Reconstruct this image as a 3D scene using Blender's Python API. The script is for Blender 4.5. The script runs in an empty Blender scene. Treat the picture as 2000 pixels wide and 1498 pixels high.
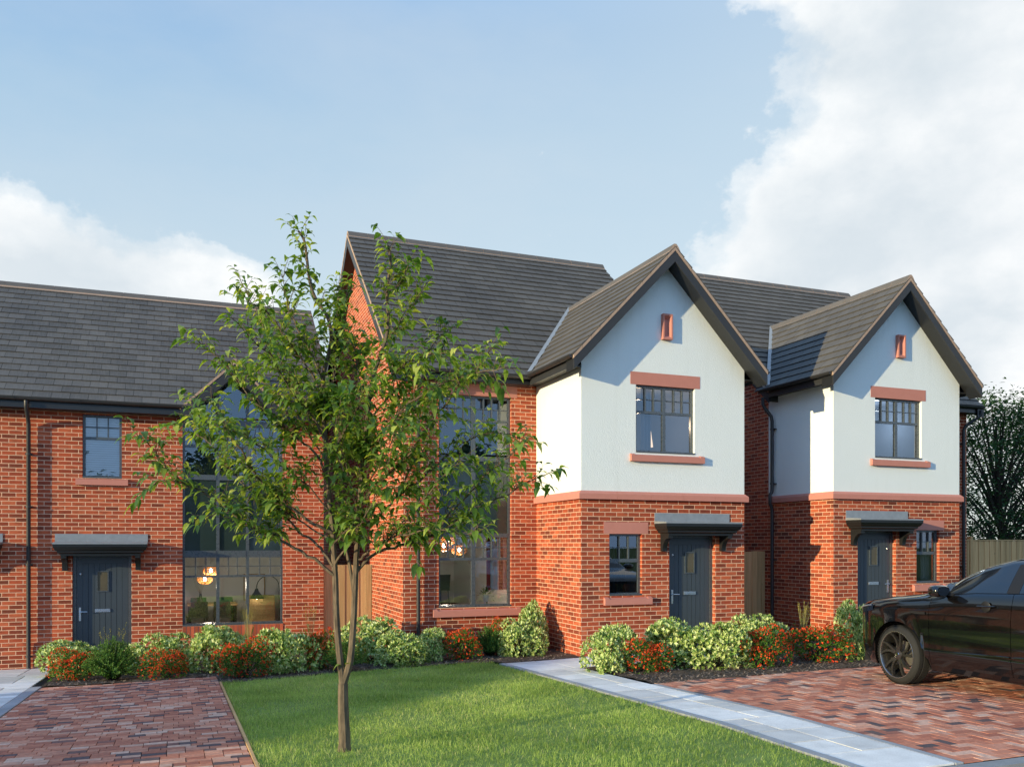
import bpy, math, random
import numpy as np
from mathutils import Vector, Matrix, Euler
R = math.radians
random.seed(7)
scene = bpy.context.scene
COL = scene.collection
TH = R(21.3)

# ------------------------------------------------------------------ materials
def new_mat(name):
    m = bpy.data.materials.new(name); m.use_nodes = True
    nt = m.node_tree; nt.nodes.clear()
    out = nt.nodes.new('ShaderNodeOutputMaterial')
    return m, nt, out

class NT:
    """tiny helper for building node trees"""
    def __init__(s, nt): s.nt = nt
    def n(s, typ, **kw):
        nd = s.nt.nodes.new(typ)
        for k, v in kw.items():
            if k.startswith('_'): nd.inputs[k[1:].replace('_', ' ')].default_value = v
            else: setattr(nd, k, v)
        return nd
    def l(s, a, b): s.nt.links.new(a, b)
    def math(s, op, a, b=None, clamp=False):
        nd = s.nt.nodes.new('ShaderNodeMath'); nd.operation = op; nd.use_clamp = clamp
        for i, x in enumerate((a, b)):
            if x is None: continue
            if isinstance(x, (int, float)): nd.inputs[i].default_value = x
            else: s.l(x, nd.inputs[i])
        return nd.outputs[0]
    def mix(s, fac, a, b, mode='MIX'):
        nd = s.nt.nodes.new('ShaderNodeMix'); nd.data_type = 'RGBA'; nd.blend_type = mode
        nd.clamp_factor = True
        for sock, x in ((nd.inputs[0], fac), (nd.inputs[6], a), (nd.inputs[7], b)):
            if isinstance(x, (int, float)): sock.default_value = x
            elif isinstance(x, tuple): sock.default_value = (*x, 1) if len(x) == 3 else x
            else: s.l(x, sock)
        return nd.outputs[2]
    def ramp(s, fac, stops, interp='LINEAR'):
        nd = s.nt.nodes.new('ShaderNodeValToRGB'); cr = nd.color_ramp; cr.interpolation = interp
        while len(cr.elements) < len(stops): cr.elements.new(0.5)
        for e, (p, c) in zip(cr.elements, stops):
            e.position = p; e.color = (*c, 1) if len(c) == 3 else c
        s.l(fac, nd.inputs[0]); return nd.outputs[0]
    def noise(s, vec, scale, detail=3, rough=0.55, out=0):
        nd = s.n('ShaderNodeTexNoise'); nd.inputs['Scale'].default_value = scale
        nd.inputs['Detail'].default_value = detail; nd.inputs['Roughness'].default_value = rough
        if vec is not None: s.l(vec, nd.inputs['Vector'])
        return nd.outputs[out]
    def uv(s): return s.n('ShaderNodeTexCoord').outputs['UV']
    def obj(s): return s.n('ShaderNodeTexCoord').outputs['Object']
    def scale(s, vec, xyz):
        nd = s.n('ShaderNodeMapping'); nd.inputs['Scale'].default_value = xyz; s.l(vec, nd.inputs[0]); return nd.outputs[0]
    def attr(s, name='rnd'):
        nd = s.n('ShaderNodeAttribute'); nd.attribute_name = name; return nd.outputs['Fac']
    def bump(s, h, strength=0.3, dist=0.01):
        nd = s.n('ShaderNodeBump'); nd.inputs['Strength'].default_value = strength; nd.inputs['Distance'].default_value = dist
        s.l(h, nd.inputs['Height']); return nd.outputs[0]
    def bsdf(s, out, color, rough=0.6, spec=0.5, metal=0.0, normal=None, coat=0.0, coat_rough=.03):
        b = s.n('ShaderNodeBsdfPrincipled')
        for k, x in (('Base Color', color), ('Roughness', rough), ('Metallic', metal), ('Specular IOR Level', spec), ('Coat Weight', coat), ('Coat Roughness', coat_rough)):
            if isinstance(x, (int, float)): b.inputs[k].default_value = x
            elif isinstance(x, tuple): b.inputs[k].default_value = (*x, 1)
            else: s.l(x, b.inputs[k])
        if normal is not None: s.l(normal, b.inputs['Normal'])
        if out is not None: s.l(b.outputs[0], out.inputs[0])
        return b

def plain(name, color, rough=0.5, spec=0.5, metal=0.0, coat=0.0, var=0.12, nscale=6.0, bump=0.0, bscale=60.0):
    m, nt, out = new_mat(name); t = NT(nt)
    o = t.obj(); f = t.noise(o, nscale, 4)
    dark = tuple(c * (1 - var) for c in color); lite = tuple(min(1, c * (1 + var)) for c in color)
    c = t.mix(f, dark, lite)
    rr = t.math('ADD', t.math('MULTIPLY', t.noise(o, nscale * 3, 3), 0.16), rough - 0.08)
    nrm = t.bump(t.noise(o, bscale, 3), bump, 0.004) if bump else None
    t.bsdf(out, c, rr, spec, metal, nrm, coat)
    return m

def mat_brick():
    m, nt, out = new_mat('red_brick'); t = NT(nt); uv = t.uv()
    wob = t.noise(uv, 3.1, 2, out=1)
    sub = t.n('ShaderNodeVectorMath', operation='SUBTRACT'); t.l(wob, sub.inputs[0]); sub.inputs[1].default_value = (.5, .5, .5)
    sc = t.n('ShaderNodeVectorMath', operation='SCALE'); t.l(sub.outputs[0], sc.inputs[0]); sc.inputs['Scale'].default_value = .004
    ad = t.n('ShaderNodeVectorMath', operation='ADD'); t.l(uv, ad.inputs[0]); t.l(sc.outputs[0], ad.inputs[1])
    b = t.n('ShaderNodeTexBrick', offset=.5, squash=1.0)
    t.l(ad.outputs[0], b.inputs['Vector'])
    for k, v in (('Scale', 1), ('Brick Width', .225), ('Row Height', .075), ('Mortar Size', .0056), ('Mortar Smooth', .25), ('Bias', 0.0)): b.inputs[k].default_value = v
    b.inputs['Color1'].default_value = (1, 1, 1, 1); b.inputs['Color2'].default_value = (0, 0, 0, 1); b.inputs['Mortar'].default_value = (.5, .5, .5, 1)
    tone = t.ramp(b.outputs['Color'], [(0, (.17, .040, .022)), (.22, (.34, .060, .027)), (.6, (.46, .090, .037)), (.85, (.55, .130, .056)), (1, (.30, .066, .036))])
    smear = t.noise(t.scale(uv, (5, 26, 1)), 1.0, 4, .6)
    tone = t.mix(t.ramp(smear, [(.48, (0, 0, 0)), (.70, (.8, .8, .8))]), tone, (.14, .044, .026))
    pale = t.noise(t.scale(uv, (9, 14, 1)), 1.3, 4, .65)
    tone = t.mix(t.ramp(pale, [(.58, (0, 0, 0)), (.8, (.4, .4, .4))]), tone, (.58, .24, .13))
    big = t.noise(uv, .55, 3)
    tone = t.mix(1.0, tone, t.ramp(big, [(.3, (.86, .86, .86)), (.7, (1.1, 1.08, 1.06))]), 'MULTIPLY')
    mort = t.mix(t.noise(uv, 40, 3), (.70, .44, .29), (.84, .56, .40))
    colr = t.mix(b.outputs['Fac'], tone, mort)
    h = t.math('SUBTRACT', t.math('MULTIPLY', t.noise(t.scale(uv, (30, 60, 1)), 2.2, 4), .35), b.outputs['Fac'])
    t.bsdf(out, colr, .85, .25, 0, t.bump(h, .75, .006))
    return m

def mat_render():
    m, nt, out = new_mat('white_roughcast_render'); t = NT(nt); uv = t.uv()
    f = t.noise(uv, .8, 4)
    c = t.mix(f, (.75, .79, .775), (.80, .835, .82))
    c = t.mix(t.ramp(t.noise(t.scale(uv, (5, .6, 1)), 1, 4), [(.55, (0, 0, 0)), (.85, (.25, .25, .25))]), c, (.58, .60, .56))
    v = t.n('ShaderNodeTexVoronoi'); v.inputs['Scale'].default_value = 75; t.l(uv, v.inputs['Vector'])
    h = t.math('ADD', t.math('MULTIPLY', v.outputs['Distance'], -.8), t.noise(uv, 110, 3))
    t.bsdf(out, c, .9, .2, 0, t.bump(h, .5, .007))
    return m

def mat_tile(name, base, rough=.5, var=.22, streak=0.5):
    m, nt, out = new_mat(name); t = NT(nt); uv = t.uv(); r = t.attr()
    lo = tuple(c * (1 - var) for c in base); hi = tuple(c * (1 + var) for c in base)
    c = t.mix(r, lo, hi)
    st = t.noise(t.scale(uv, (26, 3, 1)), 1.4, 5, .65)
    c = t.mix(t.math('MULTIPLY', t.ramp(st, [(.42, (0, 0, 0)), (.75, (1, 1, 1))]), streak), c, tuple(min(1, x * 1.9) for x in base))
    big = t.noise(uv, .5, 4)
    c = t.mix(1.0, c, t.ramp(big, [(.3, (.8, .8, .82)), (.7, (1.15, 1.13, 1.1))]), 'MULTIPLY')
    lich = t.noise(uv, 7, 5, .7)
    c = t.mix(t.ramp(lich, [(.66, (0, 0, 0)), (.78, (.35, .35, .35))]), c, (.16, .155, .13))
    h = t.noise(t.scale(uv, (50, 16, 1)), 1.5, 4)
    t.bsdf(out, c, rough, .22, 0, t.bump(h, .35, .004))
    return m

def mat_stone(name, base, rnd_amt=.12, rough=.75):
    m, nt, out = new_mat(name); t = NT(nt); o = t.obj(); r = t.attr()
    c = t.mix(r, tuple(x * (1 - rnd_amt) for x in base), tuple(x * (1 + rnd_amt) for x in base))
    c = t.mix(1.0, c, t.ramp(t.noise(o, 3.5, 5, .6), [(.25, (.82, .82, .82)), (.75, (1.12, 1.12, 1.12))]), 'MULTIPLY')
    c = t.mix(1.0, c, t.ramp(t.noise(o, 90, 3, .6), [(.3, (.88, .88, .88)), (.7, (1.08, 1.08, 1.08))]), 'MULTIPLY')
    t.bsdf(out, c, rough, .35, 0, t.bump(t.noise(o, 55, 4), .3, .004))
    return m

def mat_blocks():
    m, nt, out = new_mat('block_paving'); t = NT(nt); o = t.obj(); r = t.attr()
    c = t.ramp(r, [(0, (.11, .085, .09)), (.08, (.16, .11, .105)), (.14, (.44, .15, .095)), (.45, (.58, .22, .135)), (.7, (.66, .29, .19)), (.85, (.70, .39, .28)), (1, (.76, .50, .38))])
    c = t.mix(1.0, c, t.ramp(t.noise(o, 22, 4, .65), [(.25, (.68, .68, .7)), (.75, (1.22, 1.18, 1.14))]), 'MULTIPLY')
    c = t.mix(t.ramp(t.noise(o, 1.3, 4), [(.5, (0, 0, 0)), (.8, (.35, .35, .35))]), c, (.13, .085, .07))
    t.bsdf(out, c, .8, .3, 0, t.bump(t.noise(o, 70, 4), .45, .005))
    return m

def mat_leaf(name, stops, trans=.35, trans_gain=(1.5, 1.6, .6), rough=.45, spec=.35):
    m, nt, out = new_mat(name); t = NT(nt); r = t.attr()
    c = t.ramp(r, stops)
    c = t.mix(1.0, c, t.ramp(t.noise(t.obj(), 25, 2), [(.3, (.85, .85, .85)), (.7, (1.15, 1.15, 1.1))]), 'MULTIPLY')
    b = t.bsdf(None, c, rough, spec)
    tr = t.n('ShaderNodeBsdfTranslucent'); t.l(t.mix(1.0, c, trans_gain, 'MULTIPLY'), tr.inputs[0])
    mx = t.n('ShaderNodeMixShader'); mx.inputs[0].default_value = trans
    t.l(b.outputs[0], mx.inputs[1]); t.l(tr.outputs[0], mx.inputs[2]); t.l(mx.outputs[0], out.inputs[0])
    return m

def mat_bark(name, a, b):
    m, nt, out = new_mat(name); t = NT(nt); o = t.obj()
    f = t.noise(t.scale(o, (38, 38, 7)), 1.0, 5, .65)
    c = t.ramp(f, [(.3, a), (.7, b)])
    c = t.mix(1.0, c, t.ramp(t.noise(o, 2.2, 4), [(.3, (.75, .78, .75)), (.7, (1.15, 1.12, 1.05))]), 'MULTIPLY')
    t.bsdf(out, c, .85, .2, 0, t.bump(f, .6, .01)); return m

def mat_glass(name='window_glass', tint=(.92, .96, .97), base=.10, gain=1.6):
    m, nt, out = new_mat(name); t = NT(nt)
    fr = t.n('ShaderNodeFresnel'); fr.inputs[0].default_value = 1.5
    fac = t.math('ADD', t.math('MULTIPLY', fr.outputs[0], gain), base, True)
    tr = t.n('ShaderNodeBsdfTransparent'); tr.inputs[0].default_value = (*tint, 1)
    gl = t.n('ShaderNodeBsdfGlossy'); gl.inputs['Roughness'].default_value = .0; gl.inputs[0].default_value = (.95, .97, 1, 1)
    nz = t.noise(t.obj(), .9, 2)
    t.l(t.bump(nz, .02, .02), gl.inputs['Normal'])
    mx = t.n('ShaderNodeMixShader'); t.l(fac, mx.inputs[0]); t.l(tr.outputs[0], mx.inputs[1]); t.l(gl.outputs[0], mx.inputs[2])
    t.l(mx.outputs[0], out.inputs[0]); return m

def mat_wood(name, a, b, scale=(30, 30, 1.2), rough=.7):
    m, nt, out = new_mat(name); t = NT(nt); o = t.obj(); r = t.attr()
    f = t.noise(t.scale(o, scale), 1.0, 5, .6)
    c = t.ramp(f, [(.28, a), (.72, b)])
    c = t.mix(1.0, c, t.mix(r, (.8, .8, .78), (1.15, 1.12, 1.08)), 'MULTIPLY')
    kn = t.n('ShaderNodeTexVoronoi'); kn.inputs['Scale'].default_value = 2.6; t.l(o, kn.inputs['Vector'])
    c = t.mix(t.ramp(kn.outputs['Distance'], [(.02, (.6, .6, .6)), (.07, (0, 0, 0))]), c, tuple(x * .45 for x in a))
    t.bsdf(out, c, rough, .25, 0, t.bump(f, .25, .004)); return m

def mat_emit(name, color, strength):
    m, nt, out = new_mat(name); e = nt.nodes.new('ShaderNodeEmission')
    e.inputs[0].default_value = (*color, 1); e.inputs[1].default_value = strength
    nt.links.new(e.outputs[0], out.inputs[0]); return m

M = dict(
    brick=mat_brick(), render=mat_render(),
    tileA=mat_tile('slate_roof_tile', (.100, .094, .087), .62, .20, .4),
    tileB=mat_tile('grey_roof_tile', (.096, .090, .083), .60, .13, .25),
    underlay=plain('roof_underlay', (.012, .012, .013), .9),
    mortar=plain('tan_mortar', (.40, .285, .215), .9, .2, var=.2, nscale=14, bump=.3),
    ridge=plain('ridge_tile_grey', (.115, .105, .098), .8, .3, var=.2),
    cast=plain('pink_cast_stone', (.52, .215, .168), .8, .25, var=.07, nscale=9, bump=.25, bscale=90),
    anth=plain('anthracite_upvc', (.066, .080, .092), .28, .7, var=.05),
    black=plain('black_fascia', (.018, .019, .021), .32, .5, var=.08),
    board=plain('anthracite_board', (.030, .031, .034), .45, .4, var=.08),
    gutter=plain('black_gutter', (.028, .028, .030), .42, .5, var=.08),
    lead=plain('lead_sheet', (.26, .285, .31), .45, .5, metal=.2, var=.25, nscale=9),
    canopy=plain('dark_canopy_paint', (.012, .014, .015), .36, .4, var=.06),
    door=plain('slate_blue_door', (.046, .060, .074), .36, .5, var=.06),
    dooredge=plain('door_groove', (.020, .027, .036), .5, .3, var=.05),
    metal=plain('brushed_steel', (.62, .63, .66), .28, .5, metal=1.0, var=.05),
    glass=mat_glass(), 
    doorglass=plain('obscure_door_glass', (.10, .085, .055), .16, .6, var=.35, nscale=3),
    spandrel=plain('green_grey_spandrel_glass', (.020, .034, .032), .09, .7, var=.35, nscale=1.1),
    whiteframe=plain('pale_bead', (.55, .55, .5), .5),
    roomwall=plain('room_wall_paint', (.62, .62, .62), .8, .2, var=.03),
    roomblue=plain('bedroom_wall_paint', (.17, .21, .27), .8, .2, var=.05),
    roomfloor=mat_wood('room_floor_wood', (.10, .055, .03), (.20, .12, .07), (1.5, 30, 30)),
    wood=mat_wood('new_fence_timber', (.42, .27, .12), (.60, .42, .22)),
    oldwood=mat_wood('weathered_fence_timber', (.50, .29, .12), (.72, .46, .23)),
    paveL=mat_stone('pale_grey_flagstone', (.76, .745, .72), .20),
    edging=mat_stone('blue_grey_edging_setts', (.36, .37, .39), .12),
    joint=plain('paving_joint_sand', (.030, .028, .026), .95, .1, var=.3, nscale=40),
    blocks=mat_blocks(),
    soldier=mat_stone('soldier_brick', (.46, .105, .048), .35, .85),
    kerb=mat_stone('concrete_kerb', (.30, .31, .32), .08),
    asphalt=plain('road_asphalt', (.045, .046, .048), .9, .3, var=.3, nscale=30, bump=.6, bscale=200),
    soil=plain('lawn_soil', (.20, .27, .075), .95, .1, var=.4, nscale=9),
    field=plain('rough_grass_field', (.055, .085, .022), .95, .1, var=.4, nscale=.7),
    mulch=plain('bark_mulch_bed', (.085, .064, .050), .95, .15, var=.6, nscale=22, bump=.9, bscale=60),
    chip=mat_stone('bark_chip', (.20, .15, .115), .65, .9),
    grass=mat_leaf('grass_blade', [(0, (.17, .26, .06)), (.5, (.42, .55, .15)), (.85, (.60, .68, .25)), (1, (.64, .58, .32))], .52, (1.2, 1.25, .8), .5, .25),
    leaf=mat_leaf('tree_leaf', [(0, (.045, .105, .026)), (.42, (.115, .225, .045)), (.72, (.235, .345, .065)), (1, (.50, .54, .12))], .46, (1.7, 1.55, .5), .36, .45),
    bark=mat_bark('young_tree_bark', (.060, .048, .038), (.22, .165, .115)),
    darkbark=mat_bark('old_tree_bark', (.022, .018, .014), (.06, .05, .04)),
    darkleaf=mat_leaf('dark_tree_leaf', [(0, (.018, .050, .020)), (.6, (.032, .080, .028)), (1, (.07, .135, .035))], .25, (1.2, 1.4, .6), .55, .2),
    varieg=mat_leaf('variegated_leaf', [(0, (.06, .15, .03)), (.3, (.17, .30, .06)), (.6, (.46, .56, .17)), (1, (.80, .82, .46))], .25, (1.1, 1.2, .7), .45, .35),
    greenleaf=mat_leaf('fine_green_leaf', [(0, (.03, .085, .016)), (.5, (.075, .18, .032)), (.9, (.17, .28, .055)), (1, (.34, .38, .08))], .25, (1.2, 1.3, .6), .5, .25),
    redleaf=mat_leaf('flowering_shrub_leaf', [(0, (.04, .11, .02)), (1, (.13, .26, .035))], .25, (1.2, 1.3, .6), .5, .25),
    redflower=mat_leaf('red_orange_petal', [(0, (.60, .040, .016)), (.6, (.80, .095, .028)), (1, (.90, .20, .055))], .25, (1.1, 1.0, .8), .55, .2),
    stalk=plain('dry_stalk', (.20, .19, .07), .8, .2),
    yellow=plain('seed_head', (.42, .36, .09), .8, .2),
    green=plain('green_chair_fabric', (.012, .095, .058), .8, .3),
    blackseat=plain('black_chair_shell', (.010, .011, .012), .45, .4),
    oak=mat_wood('oak_furniture', (.30, .19, .09), (.46, .31, .16), (1.5, 20, 20)),
    blind=plain('white_blind_slat', (.82, .84, .88), .45, .4, var=.03),
    curtain=plain('grey_curtain', (.35, .35, .36), .9, .1, var=.05),
    darkcurtain=plain('charcoal_curtain', (.030, .032, .036), .9, .1, var=.1),
    redcloth=plain('red_cloth', (.40, .02, .03), .9, .1),
    whitecloth=plain('white_cloth', (.75, .75, .73), .9, .1),
    orange=plain('orange_wire', (.50, .20, .05), .5, .4),
    bulb=mat_emit('lit_bulb', (1, .82, .55), 30),
    warmshade=mat_emit('lit_lamp_shade', (1, .72, .48), 1.1),
    paper=plain('picture_print', (.7, .7, .7), .8),
    ceramic=plain('white_ceramic', (.78, .78, .76), .25, .5, var=.02),
    paint=plain('black_car_paint', (.0035, .0035, .004), .10, .5, coat=1.0, var=.02),
    carglass=plain('tinted_car_glass', (.010, .014, .022), .02, 1.0, var=.02),
    carblack=plain('black_plastic_trim', (.010, .010, .011), .5, .4),
    rubber=plain('tyre_rubber', (.022, .022, .021), .8, .3, var=.1, bump=.3, bscale=120),
    rim=plain('dark_alloy_rim', (.12, .115, .11), .28, .5, metal=.85, var=.06),
    rimedge=plain('polished_alloy_lip', (.42, .41, .40), .25, .5, metal=.9, var=.06),
    disc=plain('brake_disc', (.30, .28, .24), .4, .5, metal=.8),
    lampglass=plain('headlamp_glass', (.03, .032, .036), .05, 1.0),
    chrome=plain('bright_trim', (.70, .71, .73), .15, .5, metal=1.0, var=.02),
    redlens=plain('red_lens', (.35, .01, .01), .15, .6),
    plate=plain('number_plate_white', (.7, .7, .68), .4),
)

# ------------------------------------------------------------------ object helpers
def link(o): COL.objects.link(o); return o
def set_props(o, label=None, cat=None, group=None, kind=None):
    if label: o['label'] = label
    if cat: o['category'] = cat
    if group: o['group'] = group
    if kind: o['kind'] = kind
    return o
def thing(name, label, cat, loc=(0, 0, 0), rz=0.0, group=None):
    o = bpy.data.objects.new(name, None); link(o); o.empty_display_size = .2
    o.location = loc; o.rotation_euler = (0, 0, rz)
    return set_props(o, label, cat, group)
def root_loc(o):
    while o.parent: o = o.parent
    return Vector(o.location)

class MB:
    """collects faces, then becomes one mesh object"""
    def __init__(s): s.v = []; s.f = []; s.mi = []; s.r = []; s.uvs = {}
    def face(s, pts, mi=0, rnd=None, uv=None):
        i = len(s.v); s.v.extend([tuple(p) for p in pts]); s.f.append(tuple(range(i, i + len(pts))))
        s.mi.append(mi); s.r.append(random.random() if rnd is None else rnd)
        if uv: s.uvs[len(s.f) - 1] = uv
    def box(s, x0, y0, z0, x1, y1, z1, mi=0, rnd=None):
        r = random.random() if rnd is None else rnd
        a, b, c, d = (x0, y0, z0), (x1, y0, z0), (x1, y1, z0), (x0, y1, z0)
        e, f, g, h = (x0, y0, z1), (x1, y0, z1), (x1, y1, z1), (x0, y1, z1)
        for q in ((a, b, f, e), (b, c, g, f), (c, d, h, g), (d, a, e, h), (e, f, g, h), (d, c, b, a)): s.face(q, mi, r)
    def extrude(s, poly, vec, mi=0, rnd=None, caps=True):
        """poly: list of 3-D points; swept along vec"""
        r = random.random() if rnd is None else rnd
        vec = Vector(vec); P = [Vector(p) for p in poly]; Q = [p + vec for p in P]; n = len(P)
        for i in range(n): s.face((P[i], P[(i + 1) % n], Q[(i + 1) % n], Q[i]), mi, r)
        if caps: s.face(P[::-1], mi, r); s.face(Q, mi, r)
    def tube(s, pts, rad, n=8, mi=0, caps=True, rnd=None):
        P = [Vector(p) for p in pts]; k = len(P)
        if isinstance(rad, (int, float)): rad = [rad] * k
        i0 = len(s.v); up = Vector((0, 0, 1)); prev = None; r = random.random() if rnd is None else rnd
        for i, p in enumerate(P):
            t = (P[min(i + 1, k - 1)] - P[max(i - 1, 0)])
            if t.length < 1e-9: t = Vector((0, 0, 1))
            t.normalize()
            if prev is None:
                a = t.cross(Vector((1, 0, 0)) if abs(t.x) < .9 else Vector((0, 1, 0))); a.normalize()
            else:
                a = prev - t * prev.dot(t)
                if a.length < 1e-6: a = t.cross(Vector((1, 0, 0)))
                a.normalize()
            prev = a; b = t.cross(a)
            for j in range(n):
                w = 2 * math.pi * j / n
                s.v.append(tuple(p + (a * math.cos(w) + b * math.sin(w)) * rad[i]))
        for i in range(k - 1):
            for j in range(n):
                s.f.append((i0 + i * n + j, i0 + i * n + (j + 1) % n, i0 + (i + 1) * n + (j + 1) % n, i0 + (i + 1) * n + j)); s.mi.append(mi); s.r.append(r)
        if caps:
            s.f.append(tuple(i0 + j for j in range(n))[::-1]); s.mi.append(mi); s.r.append(r)
            s.f.append(tuple(i0 + (k - 1) * n + j for j in range(n))); s.mi.append(mi); s.r.append(r)
    def lathe(s, prof, c, axis='z', n=24, mi=0):
        """prof: (radius, offset along axis)"""
        c = Vector(c); i0 = len(s.v); k = len(prof)
        for rr, h in prof:
            for j in range(n):
                w = 2 * math.pi * j / n; ca, sa = math.cos(w) * rr, math.sin(w) * rr
                d = {'z': (ca, sa, h), 'x': (h, ca, sa), 'y': (sa, h, ca)}[axis]
                s.v.append(tuple(c + Vector(d)))
        r = random.random()
        for i in range(k - 1):
            for j in range(n):
                s.f.append((i0 + i * n + j, i0 + i * n + (j + 1) % n, i0 + (i + 1) * n + (j + 1) % n, i0 + (i + 1) * n + j)); s.mi.append(mi); s.r.append(r)
    def build(s, name, mats, parent=None, smooth=False, local=False, bevel=0.0):
        if not isinstance(mats, (list, tuple)): mats = [mats]
        off = Vector((0, 0, 0)) if (local or parent is None) else root_loc(parent)
        me = bpy.data.meshes.new(name)
        v = np.array(s.v, dtype=float) - np.array(off) if s.v else np.zeros((0, 3))
        me.from_pydata([tuple(p) for p in v], [], s.f)
        for m in mats: me.materials.append(m)
        me.polygons.foreach_set('material_index', s.mi)
        a = me.attributes.new('rnd', 'FLOAT', 'FACE'); a.data.foreach_set('value', s.r)
        if smooth: me.polygons.foreach_set('use_smooth', [True] * len(s.f))
        # metric box UVs (world metres)
        uvl = me.uv_layers.new(name='UVMap'); me.update()
        buf = np.zeros(len(me.loops) * 2)
        for p in me.polygons:
            cu = s.uvs.get(p.index)
            nx, ny, nz = (abs(c) for c in p.normal)
            for q, li in enumerate(p.loop_indices):
                if cu: buf[2 * li], buf[2 * li + 1] = cu[q]; continue
                x, y, z = s.v[me.loops[li].vertex_index]
                if nz > .75: u_, v_ = x, y
                elif nx > ny: u_, v_ = y, z
                else: u_, v_ = x, z
                buf[2 * li] = u_; buf[2 * li + 1] = v_
        uvl.data.foreach_set('uv', buf)
        o = bpy.data.objects.new(name, me); link(o)
        if parent is not None: o.parent = parent
        if bevel:
            md = o.modifiers.new('bevel', 'BEVEL'); md.width = bevel; md.segments = 2; md.limit_method = 'ANGLE'
        if smooth:
            try: me.set_sharp_from_angle(angle=R(38))
            except Exception: pass
        return o
def copy_tree(o, parent=None):
    c = o.copy(); link(c); c.parent = parent
    for ch in list(o.children): copy_tree(ch, c)
    return c

# ------------------------------------------------------------------ the lie of the land
def lerp(a, b, t): return a + (b - a) * t
def interp(x, pts):
    if x <= pts[0][0]: return pts[0][1]
    for (x0, y0), (x1, y1) in zip(pts, pts[1:]):
        if x <= x1: return lerp(y0, y1, (x - x0) / (x1 - x0))
    return pts[-1][1]
ZH = [(-1, -.34), (2.8, -.22), (6.4, 0), (12, .09), (18, .12)]
YHL = [(2.4, 17.7), (6.4, 13.2)]
def gz(x, y):
    yh = interp(x, YHL); t = min(1, max(0, (yh - y) / (yh - 7.0)))
    return lerp(interp(x, ZH), .17, t)
# ------------------------------------------------------------------ ground, road, paths, drives, lawn
def grid_sheet(name, xs, ys, zf, mat, keep=None):
    mb = MB()
    for i in range(len(xs) - 1):
        for j in range(len(ys) - 1):
            x0, x1, y0, y1 = xs[i], xs[i + 1], ys[j], ys[j + 1]
            if keep and not keep((x0 + x1) / 2, (y0 + y1) / 2): continue
            mb.face([(x0, y0, zf(x0, y0)), (x1, y0, zf(x1, y0)), (x1, y1, zf(x1, y1)), (x0, y1, zf(x0, y1))])
    o = mb.build(name, mat); o['kind'] = 'structure'; return o
def fr(a, b, n): return [a + (b - a) * i / n for i in range(n + 1)]

XS = [-400, -150, -60, -25] + fr(-12, 24, 72) + [30, 45, 80, 200, 400]
YS = [-400, -150, -60, -25, -12, -4, 0, 3, 4.88, 4.95, 5.0] + fr(5.5, 24, 37) + [30, 45, 80, 200, 400]
grid_sheet('ground', XS, YS, lambda x, y: (-.06 if y < 4.96 else gz(x, y) - .06), M['field'])
grid_sheet('road', [-120, -40, -12, 0, 12, 40, 120], [-1.2, 1.5, 4.93], lambda x, y: .05, M['asphalt'])

# kerb: individual stones in one run
mb = MB(); x = -40.0
while x < 40:
    mb.box(x, 4.93, -.02, x + .905, 5.075, .172); x += .915
o = mb.build('kerb', M['kerb'], bevel=.012); o['kind'] = 'structure'

BED1 = [(-1.82, 14.22), (-.68, 14.2), (.576, 14.1), (.60, 13.12), (1.84, 13.22), (2.29, 13.42), (4.55, 13.6), (4.88, 13.36), (5.06, 13.1), (6.44, 13.1)]
def bed1_front(x): return interp(x, BED1)
BED2 = [(5.84, 9.8), (6.8, 9.82), (9.6, 9.88), (12.5, 9.9)]

# ---- lawn base
def lawn_in(x, y): return .61 < x < 4.86 and 5.09 < y < bed1_front(x) - .02
grid_sheet('lawn', fr(.60, 4.87, 40), fr(5.08, 13.7, 80), lambda x, y: gz(x, y) + .002 + .008 * math.sin(3 * x + 1) * math.sin(2.3 * y), M['soil'], lambda x, y: y < bed1_front(x) + .03)

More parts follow.
